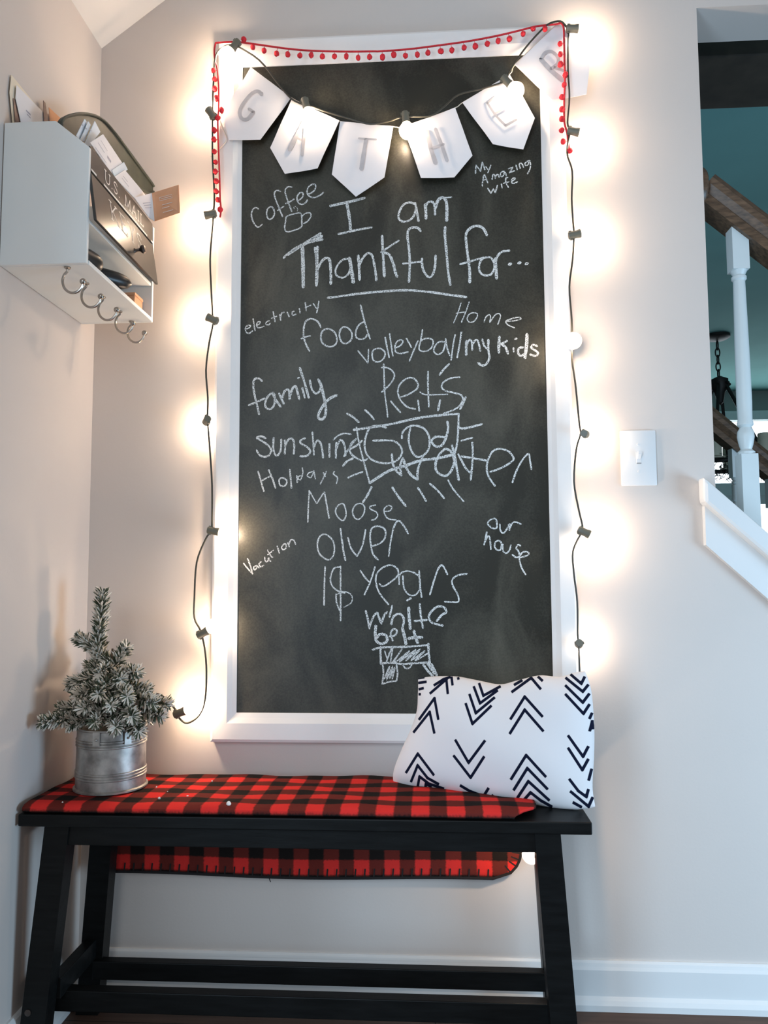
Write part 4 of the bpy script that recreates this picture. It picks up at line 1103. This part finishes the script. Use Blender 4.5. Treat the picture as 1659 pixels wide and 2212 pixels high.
def onp(u, v, off=0.0):
    d = (u - W / 2) / FPX * AX - (v - H / 2) / FPX * UP + FW
    t = (BL + pn * off - CAM).dot(pn) / d.dot(pn)
    return CAM + d * t


def uvp(u, v, off=0.0):
    q = onp(u, v, off) - BL
    return Vector((q.dot(pex), q.dot(pey)))


def resample(pts, n):
    pts = smooth_path([Vector((p.x, p.y, 0)) for p in pts], 8)
    L = [0]
    for a, c in zip(pts, pts[1:]): L.append(L[-1] + (c - a).length)
    out = []
    j = 0
    for i in range(n + 1):
        s = L[-1] * i / n
        while j < len(L) - 2 and L[j + 1] < s: j += 1
        t = (s - L[j]) / max(1e-9, L[j + 1] - L[j])
        out.append(pts[j].lerp(pts[j + 1], min(1, t)))
    return out


NU, NV = 250, 170
eb = resample([uvp(*p) for p in [(850, 1690), (885, 1702), (960, 1708), (1050, 1722), (1150, 1738), (1215, 1748), (1258, 1748), (1286, 1743)]], NU)
et = resample([uvp(*p) for p in [(903, 1466), (935, 1461), (985, 1461), (1030, 1469), (1080, 1478), (1120, 1469), (1165, 1459), (1210, 1462), (1240, 1453), (1264, 1450)]], NU)
el = resample([uvp(*p) for p in [(850, 1690), (849, 1672), (856, 1648), (872, 1610), (890, 1570), (901, 1535), (903, 1500), (903, 1466)]], NV)
er = resample([uvp(*p) for p in [(1286, 1743), (1280, 1700), (1283, 1640), (1284, 1580), (1281, 1525), (1276, 1485), (1264, 1450)]], NV)
PK = 1659 / 520
segs = []
for pl in [
    [(270, 495), (378, 345), (405, 495)], [(232, 583), (345, 440), (378, 590)],
    [(592, 378), (640, 522), (772, 395)], [(618, 315), (663, 448), (795, 338)], [(648, 262), (692, 380), (815, 290)], [(685, 240), (715, 328), (835, 262)],
    [(262, 208), (310, 200)], [(265, 240), (325, 232)], [(268, 285), (305, 275)], [(268, 318), (285, 318)],
    [(345, 315), (460, 215), (470, 318)], [(372, 258), (440, 215), (490, 198)], [(495, 195), (503, 258)], [(540, 200), (545, 218)],
    [(908, 305), (1045, 205), (1112, 285)], [(925, 255), (985, 220)], [(1090, 195), (1125, 228)],
    [(900, 493), (1000, 335), (1125, 475)], [(895, 593), (1000, 425), (1130, 575)],
    [(1315, 180), (1390, 245), (1415, 195)], [(1280, 203), (1400, 300), (1440, 250)], [(1278, 255), (1400, 375), (1447, 312)], [(1278, 315), (1405, 452), (1448, 385)],
    [(1445, 490), (1465, 445)], [(1447, 575), (1465, 505), (1474, 560)],
    [(520, 630), (613, 790), (728, 635)], [(508, 738), (627, 893), (722, 745)],
    [(180, 862), (263, 728), (376, 878)], [(215, 925), (262, 808), (330, 895), (410, 940)], [(262, 958), (275, 885), (340, 935), (445, 970)], [(315, 970), (318, 938), (360, 955)],
    [(553, 945), (620, 985), (710, 1020)], [(720, 1015), (752, 963)], [(775, 1022), (785, 1012)],
    [(903, 908), (1010, 738), (1148, 890)], [(922, 982), (1018, 828), (1160, 975)], [(948, 1035), (1025, 918), (1172, 1052)], [(985, 1058), (1040, 995), (1110, 1050), (1190, 1095)],
    [(1297, 600), (1402, 748), (1440, 675)], [(1297, 685), (1397, 840), (1440, 762)],
    [(1305, 900), (1370, 985), (1425, 1025), (1440, 970)], [(1312, 985), (1440, 1092), (1470, 1025)], [(1330, 1062), (1395, 1098)], [(1440, 915), (1462, 830)]]:
    q = [uvp(820 + a / PK, 1400 + c / PK) for a, c in pl]
    segs += [(q[i], q[i + 1], 0.0024 if i else 0.0, 0.0024 if i < len(q) - 2 else 0.0) for i in range(len(q) - 1)]


def ink(p):
    best = 1.0
    for a, b, e0, e1 in segs:
        ab = b - a; ap = p - a
        L = ab.length
        s_ = ap.dot(ab) / L
        qx = max(-e0 - s_, s_ - L - e1)
        qy = abs(ap.x * ab.y - ap.y * ab.x) / L - 0.0028
        d = max(qx, qy)
        if d < best: best = d
    return best


pil = thing('throw_pillow', 'white throw pillow with dark chevron arrows leaning on the bench end', 'pillow', (0.10, -0.15, 0.475))
bm = BM(); lay = bm.verts.layers.float.new('ink')


def cell(i, j):
    s, t = i / NU, j / NV
    b_, t_, l_, r_ = eb[i], et[i], el[j], er[j]
    p = b_ * (1 - t) + t_ * t + l_ * (1 - s) + r_ * s - (eb[0] * (1 - s) * (1 - t) + eb[-1] * s * (1 - t) + et[0] * (1 - s) * t + et[-1] * s * t)
    return p, s, t


front = {}; back = {}
for i in range(NU + 1):
    for j in range(NV + 1):
        p, s, t = cell(i, j)
        fs = (1 - abs(2 * s - 1) ** 3.0); ft = (1 - abs(2 * t - 1) ** 2.4)
        h = max(0, fs * ft) ** 0.55
        crease = 0.003 * math.sin(7 * s + 9 * t) * h
        edge = i in (0, NU) or j in (0, NV)
        base = BL + pex * p.x + pey * p.y
        hf_ = 0.050 * h + crease; hb_ = 0.036 * h
        pos = base + pn * hf_
        # the print follows the cloth; shift for the bulge so that it lies on the front face
        d_ = (pos - CAM); tt = (BL - CAM).dot(pn) / d_.dot(pn)
        q = CAM + d_ * tt - BL
        v = bm.verts.new(pos); v[lay] = ink(Vector((q.dot(pex), q.dot(pey))))
        front[i, j] = v
        if edge: back[i, j] = v
        elif i % 2 == 0 and j % 2 == 0 or True:
            w_ = bm.verts.new(base - pn * hb_); w_[lay] = 1.0; back[i, j] = w_
for i in range(NU):
    for j in range(NV):
        for D in (front, back):
            vs = [D[i, j], D[i + 1, j], D[i + 1, j + 1], D[i, j + 1]]
            try: bm.faces.new(vs)
            except ValueError: pass
obj('cover', bm, M['pillow'], pil, True)

# ------------------------------------------------------------------ potted frosted tree
PX_, PY_, PZ = -0.650, -0.149, ZS + 0.0170
tree = thing('potted_fir', 'small snow-flocked fir in a galvanized pail on the bench', 'potted tree', (PX_, PY_, PZ))
r0 = 0.0675
hP = 0.122
prof = [(0.0, 0.0), (r0 + 0.001, 0.0), (r0 + 0.0045, 0.001), (r0 + 0.0045, 0.004), (r0 + 0.0005, 0.006)]
for zc_ in (0.026, 0.0315, 0.037): prof += [(r0, zc_ - 0.0025), (r0 + 0.0016, zc_ - 0.001), (r0 + 0.0016, zc_ + 0.001), (r0, zc_ + 0.0025)]
for zc_ in (0.088, 0.0935, 0.099): prof += [(r0 - 0.0005, zc_ - 0.0025), (r0 + 0.0012, zc_ - 0.001), (r0 + 0.0012, zc_ + 0.001), (r0 - 0.0005, zc_ + 0.0025)]
prof += [(r0 - 0.0008, hP - 0.004), (r0 + 0.0012, hP - 0.002), (r0 + 0.0012, hP), (r0 - 0.0025, hP), (r0 - 0.0025, 0.096), (0.0, 0.095)]
bm = BM(); lathe(bm, prof, (PX_, PY_, PZ), (0, 0, 1), 56, cap=False)
pail = obj('pail', bm, M['galvanized'], tree, True, label='galvanized steel pail with raised bands')
for u in (213, 293):
    p = at(u, 1592, Y=PY_ - 0.06); a = math.atan2(p.y - PY_, p.x - PX_)
    if u == 293: a = R(-42)
    d = Vector((math.cos(a), math.sin(a), 0)); s = Vector((-d.y, d.x, 0))
    q = Vector((PX_, PY_, PZ + hP - 0.016)) + d * (r0 + 0.0012)
    bm = BM()
    prism(bm, [q - s * 0.007 - Vector((0, 0, 0.012)), q + s * 0.007 - Vector((0, 0, 0.012)), q + s * 0.007 + Vector((0, 0, 0.014)), q - s * 0.007 + Vector((0, 0, 0.014))], d * 0.002)
    ball(bm, q + d * 0.0025, 0.0026, 2)
    obj('handle_ear', bm, M['galvanized'], pail, True, label='riveted handle ear')
bm = BM(); tube(bm, [Vector((PX_, PY_, PZ + 0.09)), Vector((PX_ - 0.002, PY_, PZ + 0.20)), Vector((PX_ - 0.003, PY_, PZ + 0.24)), Vector((PX_ - 0.003, PY_, PZ + 0.275))], [0.011, 0.008, 0.005, 0.002], 8); obj('trunk', bm, M['bark'], tree, True)


def sprig(p, tip, dens, nl, bend=0.0, flock=0.62):
    """one bottle-brush branch from p to tip"""
    p, tip = Vector(p), Vector(tip)
    L = (tip - p).length
    mid = (p + tip) / 2 + Vector((0, 0, bend))
    pth = smooth_path([p, mid, tip], 8)
    bm = BM()
    tube(bm, pth, [0.0022 - 0.0012 * i / (len(pth) - 1) for i in range(len(pth))], 5, mi=0)
    n = int(dens * L * 1000)
    for k in range(n):
        t = random.uniform(0.10, 1.0)
        f = t * (len(pth) - 1); i = min(int(f), len(pth) - 2)
        c = pth[i].lerp(pth[i + 1], f - i); ax = (pth[i + 1] - pth[i]).normalized()
        o1 = ax.orthogonal().normalized(); o2 = ax.cross(o1)
        a = random.uniform(0, 2 * math.pi)
        rad = o1 * math.cos(a) + o2 * math.sin(a)
        d = (rad + ax * random.uniform(0.45, 1.1) + Vector((0, 0, 0.12))).normalized()
        ll = nl * random.uniform(0.7, 1.15) * (1.0 if t < 0.9 else 0.8)
        e = c + d * ll
        if e.x < XL + 0.004: e.x = XL + 0.004
        s = d.orthogonal().normalized() * (0.0010 if random.random() < 0.5 else 0.0013); s2 = d.cross(s)
        mi = 2 if random.random() < flock else 1
        if mi == 2: s *= 1.3; s2 *= 1.3
        b_ = [bm.verts.new(c + s), bm.verts.new(c - s * 0.5 + s2 * 0.87), bm.verts.new(c - s * 0.5 - s2 * 0.87)]
        m_ = [bm.verts.new(c.lerp(e, 0.8) + (s * 1.05)), bm.verts.new(c.lerp(e, 0.8) + (-s * 0.5 + s2 * 0.87) * 1.05), bm.verts.new(c.lerp(e, 0.8) + (-s * 0.5 - s2 * 0.87) * 1.05)]
        tp = bm.verts.new(e)
        for q in range(3):
            bm.faces.new((b_[q], b_[(q + 1) % 3], m_[(q + 1) % 3], m_[q])).material_index = mi
            bm.faces.new((m_[q], m_[(q + 1) % 3], tp)).material_index = mi
    return obj('branch', bm, [M['bark'], M['needle'], M['flock']], tree)


def ZV(v): return at(240, v, Y=PY_).z


cx = Vector((PX_, PY_, 0))
lead = at(222, 1280, Y=PY_)
sprig(at(207, 1470, Y=PY_), lead, 4.2, 0.0235, 0, 0.54)
brs = [((168, 1378), -0.15, 1440, 3.2, 0.017), ((272, 1400), -0.155, 1450, 3.2, 0.018), ((152, 1478), -0.175, 1465, 3.0, 0.018), ((296, 1452), -0.18, 1470, 3.2, 0.018),
       ((166, 1505), -0.215, 1475, 3.2, 0.018), ((212, 1500), -0.245, 1470, 3.2, 0.018), ((262, 1470), -0.205, 1460, 3.0, 0.017), ((318, 1492), -0.165, 1490, 3.2, 0.018),
       ((348, 1548), -0.19, 1520, 3.2, 0.018), ((362, 1522), -0.14, 1510, 3.0, 0.018), ((285, 1548), -0.245, 1515, 3.4, 0.020), ((300, 1580), -0.225, 1535, 3.4, 0.018),
       ((250, 1572), -0.252, 1540, 3.2, 0.017), ((92, 1560), -0.245, 1555, 3.4, 0.017), ((128, 1535), -0.20, 1530, 3.0, 0.018), ((150, 1568), -0.22, 1545, 3.0, 0.016), ((205, 1560), -0.25, 1530, 3.0, 0.017),
       ((330, 1520), -0.20, 1505, 3.2, 0.018), ((275, 1505), -0.235, 1490, 3.2, 0.018), ((215, 1455), -0.200, 1445, 2.8, 0.016), ((180, 1530), -0.245, 1505, 3.0, 0.017), ((240, 1525), -0.255, 1505, 3.0, 0.017),
       ((190, 1440), -0.10, 1460, 2.4, 0.017), ((265, 1480), -0.08, 1500, 2.4, 0.017), ((200, 1520), -0.075, 1530, 2.4, 0.017), ((320, 1555), -0.09, 1540, 2.4, 0.017)]
for (u, v), y, vb, dn_, nl in brs:
    sprig((PX_, PY_, ZV(vb)), at(u, v, Y=y), dn_ * 1.15, nl * 1.28, 0.006, 0.55)

# crumbs of snow on the blanket
def crumb(u, v, r, label, group=None):
    p = at(u, v, Z=ZS + 0.0165 + r * 0.6)
    bm = BM(); ball(bm, p, r, 2, (1.0, 0.9, 0.95), 0.12)
    tag(obj('snow_crumb', bm, M['snow'], None, True, base=p), label, 'crumb', group)


crumb(494, 1736, 0.0048, 'round white snow ball, the biggest bit of snow on the plaid blanket')
for u, v, r in ((344, 1724, 0.0026), (405, 1720, 0.0022), (135, 1733, 0.0016), (338, 1700, 0.0016), (458, 1687, 0.0016), (362, 1710, 0.0012)):
    crumb(u, v, r, 'tiny white snow crumb scattered near the pail on the plaid blanket', 'tiny snow crumbs on the blanket')

# ------------------------------------------------------------------ light switch
sw = thing('light_switch', 'white toggle light switch on the wall right of the chalkboard', 'light switch', (0.456, 0, 1.150))
bm = BM(); box(bm, (0.4175, -0.0062, 1.0885), (0.4945, 0.0, 1.2115), 0.0030); pl = obj('cover_plate', bm, M['plate'], sw, True)
bm = BM(); box(bm, (0.4505, -0.0072, 1.1375), (0.4615, -0.0058, 1.1625), 0.0005); obj('slot_bezel', bm, M['plate'], sw)
bm = BM(); box(bm, (0.4510, -0.0076, 1.1370), (0.4610, -0.0070, 1.1390)); obj('slot_gap', bm, M['slot'], sw)
bm = BM(); prism(bm, [(0.452, -0.006, 1.146), (0.452, -0.006, 1.156), (0.452, -0.017, 1.164), (0.452, -0.018, 1.157)], (0.008, 0, 0), bev=0.0008); obj('toggle', bm, M['plate'], sw)
for z in (1.1800, 1.1200):
    bm = BM(); lathe(bm, [(0.0032, 0), (0.0030, 0.0008), (0.0, 0.0011)], (0.456, -0.0062, z), (0, -1, 0), 14); box(bm, (0.4535, -0.0074, z - 0.0003), (0.4585, -0.0070, z + 0.0003)); obj('screw', bm, M['plate'], sw, True)

# ------------------------------------------------------------------ stair railings
def railing(name, label, y, xs, z_of, capz_of, x_end, bal, mat_b, wall_end):
    sx = xs
    t = thing(name, label, 'stair railing', (sx, y, capz_of(sx)))
    d = Vector((1, 0, SLOPE_R)).normalized(); u = Vector((-d.z, 0, d.x))
    if u.z < 0: u = -u
    p = Vector((sx, y, z_of(sx))); q = Vector((x_end, y, z_of(x_end)))
    sec = [(-0.030, -0.036), (0.030, -0.036), (0.030, -0.016), (0.024, -0.011), (0.034, 0.004), (0.036, 0.018), (0.024, 0.034), (0.0, 0.040), (-0.024, 0.034), (-0.036, 0.018), (-0.034, 0.004), (-0.024, -0.011), (-0.030, -0.016)]
    bm = BM()
    prism(bm, [p + Vector((0, a, 0)) + u * b for a, b in sec], q - p)
    hr = obj('handrail', bm, M['rail_wood'], t, False, label='brown wooden handrail')
    for x in bal:
        zt, z0 = z_of(x) - 0.046, capz_of(x)
        bm = BM()
        s = 0.0185
        L = zt - z0
        zb1 = z0 + min(0.20, L * 0.3); zb2 = zt - 0.085
        # square blocks cut to the rake
        for (za, zb_, ca, cb_) in ((z0, zb1, SLOPE_R, 0), (zb2, zt, 0, SLOPE_R)):
            lo = [bm.verts.new((x + a, y + b, za + a * ca - 0.004 * (ca != 0))) for a, b in ((-s, -s), (s, -s), (s, s), (-s, s))]
            hi = [bm.verts.new((x + a, y + b, zb_ + a * cb_ + 0.004 * (cb_ != 0))) for a, b in ((-s, -s), (s, -s), (s, s), (-s, s))]
            bm.faces.new(lo[::-1]); bm.faces.new(hi)
            for k in range(4): bm.faces.new((lo[k], lo[(k + 1) % 4], hi[(k + 1) % 4], hi[k]))
        h = zb2 - zb1
        prof = [(0.018, 0), (0.0185, 0.006), (0.012, 0.012), (0.015, 0.022), (0.0185, 0.040), (0.0175, 0.052), (0.012, 0.062), (0.0175, 0.067), (0.0175, 0.073), (0.0155, 0.080)]
        prof += [(0.0165, 0.12), (0.0160, h * 0.5), (0.0135, h - 0.05), (0.0130, h - 0.024), (0.0165, h - 0.020), (0.0165, h - 0.014), (0.013, h - 0.011), (0.0185, h)]
        lathe(bm, prof, (x, y, zb1), (0, 0, 1), 20)
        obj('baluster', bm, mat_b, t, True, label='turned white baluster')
    if wall_end:
        bm = BM()
        lathe(bm, [(0.050, 0), (0.050, 0.012), (0.045, 0.018), (0.0, 0.018)], p + Vector((-0.018, 0, 0)), (1, 0, 0), 24)
        obj('rosette', bm, M['rail_wood'], t, True, label='wall rosette')
    return t


SLOPE_R = -0.88
near_z = lambda x: 1.775 + (x - 0.655) * SLOPE_R
near_c = lambda x: zc(x) + 0.068
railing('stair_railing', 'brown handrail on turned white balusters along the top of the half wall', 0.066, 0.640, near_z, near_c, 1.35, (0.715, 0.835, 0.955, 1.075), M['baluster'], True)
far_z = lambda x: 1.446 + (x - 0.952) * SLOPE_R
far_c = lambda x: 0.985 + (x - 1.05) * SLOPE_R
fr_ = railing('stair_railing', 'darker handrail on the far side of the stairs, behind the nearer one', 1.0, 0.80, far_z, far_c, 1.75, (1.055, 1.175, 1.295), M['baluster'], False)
bm = BM()
prism(bm, [(0.80, 0.94, far_c(0.80)), (1.75, 0.94, far_c(1.75)), (1.75, 0.94, far_c(1.75) - 0.30), (0.80, 0.94, far_c(0.80) - 0.30)], (0, 0.12, 0))
prism(bm, [(0.80, 1.0, far_c(0.80) - 0.3), (1.75, 1.0, far_c(1.75) - 0.3), (1.75, 1.0, 0.0), (0.80, 1.0, 0.0)], (0, 0.02, 0))
struct('trim_3', bm, M['far_shelf'])

# ------------------------------------------------------------------ chandelier
CY = 3.0
cp = at(1549, 735, Y=CY); cp = Vector((cp.x, CY, 2.34))
ch = thing('chandelier', 'black iron chandelier with pale candles hanging beyond the stairs', 'chandelier', cp)
bm = BM(); lathe(bm, [(0.0, 0), (0.075, 0), (0.075, -0.016), (0.06, -0.026), (0.012, -0.036), (0.0, -0.036)], cp, (0, 0, 1), 28, cap=False); obj('canopy', bm, M['iron'], ch, True)
bm = BM()
z = cp.z - 0.036; i = 0
hub_z = 2.075
while z > hub_z + 0.03:
    d = Vector((1, 0, 0)) if i % 2 else Vector((0, 1, 0))
    tube(bm, [Vector((cp.x, CY, z - 0.028)) + d * (0.013 * math.cos(a)) + Vector((0, 0, 0.028 * math.sin(a))) for a in [2 * math.pi * k / 16 for k in range(17)]], 0.004, 6, cap=False)
    z -= 0.044; i += 1
obj('chain', bm, M['iron'], ch, True)
hub = Vector((cp.x + 0.004, CY, 2.035))
bm = BM(); lathe(bm, [(0, 0.055), (0.02, 0.045), (0.05, 0.03), (0.05, -0.025), (0.03, -0.05), (0.018, -0.11), (0.0, -0.13)], hub, (0, 0, 1), 20, cap=False); obj('hub', bm, M['iron'], ch, True)
RC = 0.28; zr = at(1550, 990, Y=2.757).z
NA = 6
for k in range(NA):
    a = R(-118 + 60 * k); d = Vector((math.cos(a), math.sin(a), 0))
    e = Vector((hub.x, CY, zr)) + d * RC
    bm = BM(); tube(bm, [hub + d * 0.045 + Vector((0, 0, -0.01)), e], 0.010, 8); ball(bm, hub + d * 0.058, 0.012, 1); obj('arm', bm, M['iron'], ch, True)
    bm = BM(); lathe(bm, [(0.0, 0.0), (0.045, 0.0), (0.05, 0.008), (0.02, 0.012), (0.0, 0.012)], e, (0, 0, 1), 20, cap=False); lathe(bm, [(0.036, 0.012), (0.036, 0.135), (0.033, 0.142), (0.0, 0.138)], e, (0, 0, 1), 20); obj('candle', bm, M['candle'], ch, True, label='pale green candle sleeve')
bm = BM(); tube(bm, [Vector((hub.x + RC * math.cos(a), CY + RC * math.sin(a), zr - 0.012)) for a in [2 * math.pi * k / 48 for k in range(49)]], 0.014, 8, cap=False); obj('ring', bm, M['iron'], ch, True)
bm = BM()
for k in range(520):
    a = random.uniform(0, 2 * math.pi); rr = RC + random.uniform(-0.035, 0.035)
    p = Vector((hub.x + rr * math.cos(a), CY + rr * math.sin(a), zr - 0.015 + random.uniform(-0.05, 0.025)))
    d = Vector((random.uniform(-1, 1), random.uniform(-1, 1), random.uniform(-0.9, 0.5))).normalized() * random.uniform(0.03, 0.07)
    tube(bm, [p, p + d], [0.003, 0.0012], 4)
obj('twig_wreath', bm, M['wreath'], ch, False, label='dark twig wreath wound round the ring')
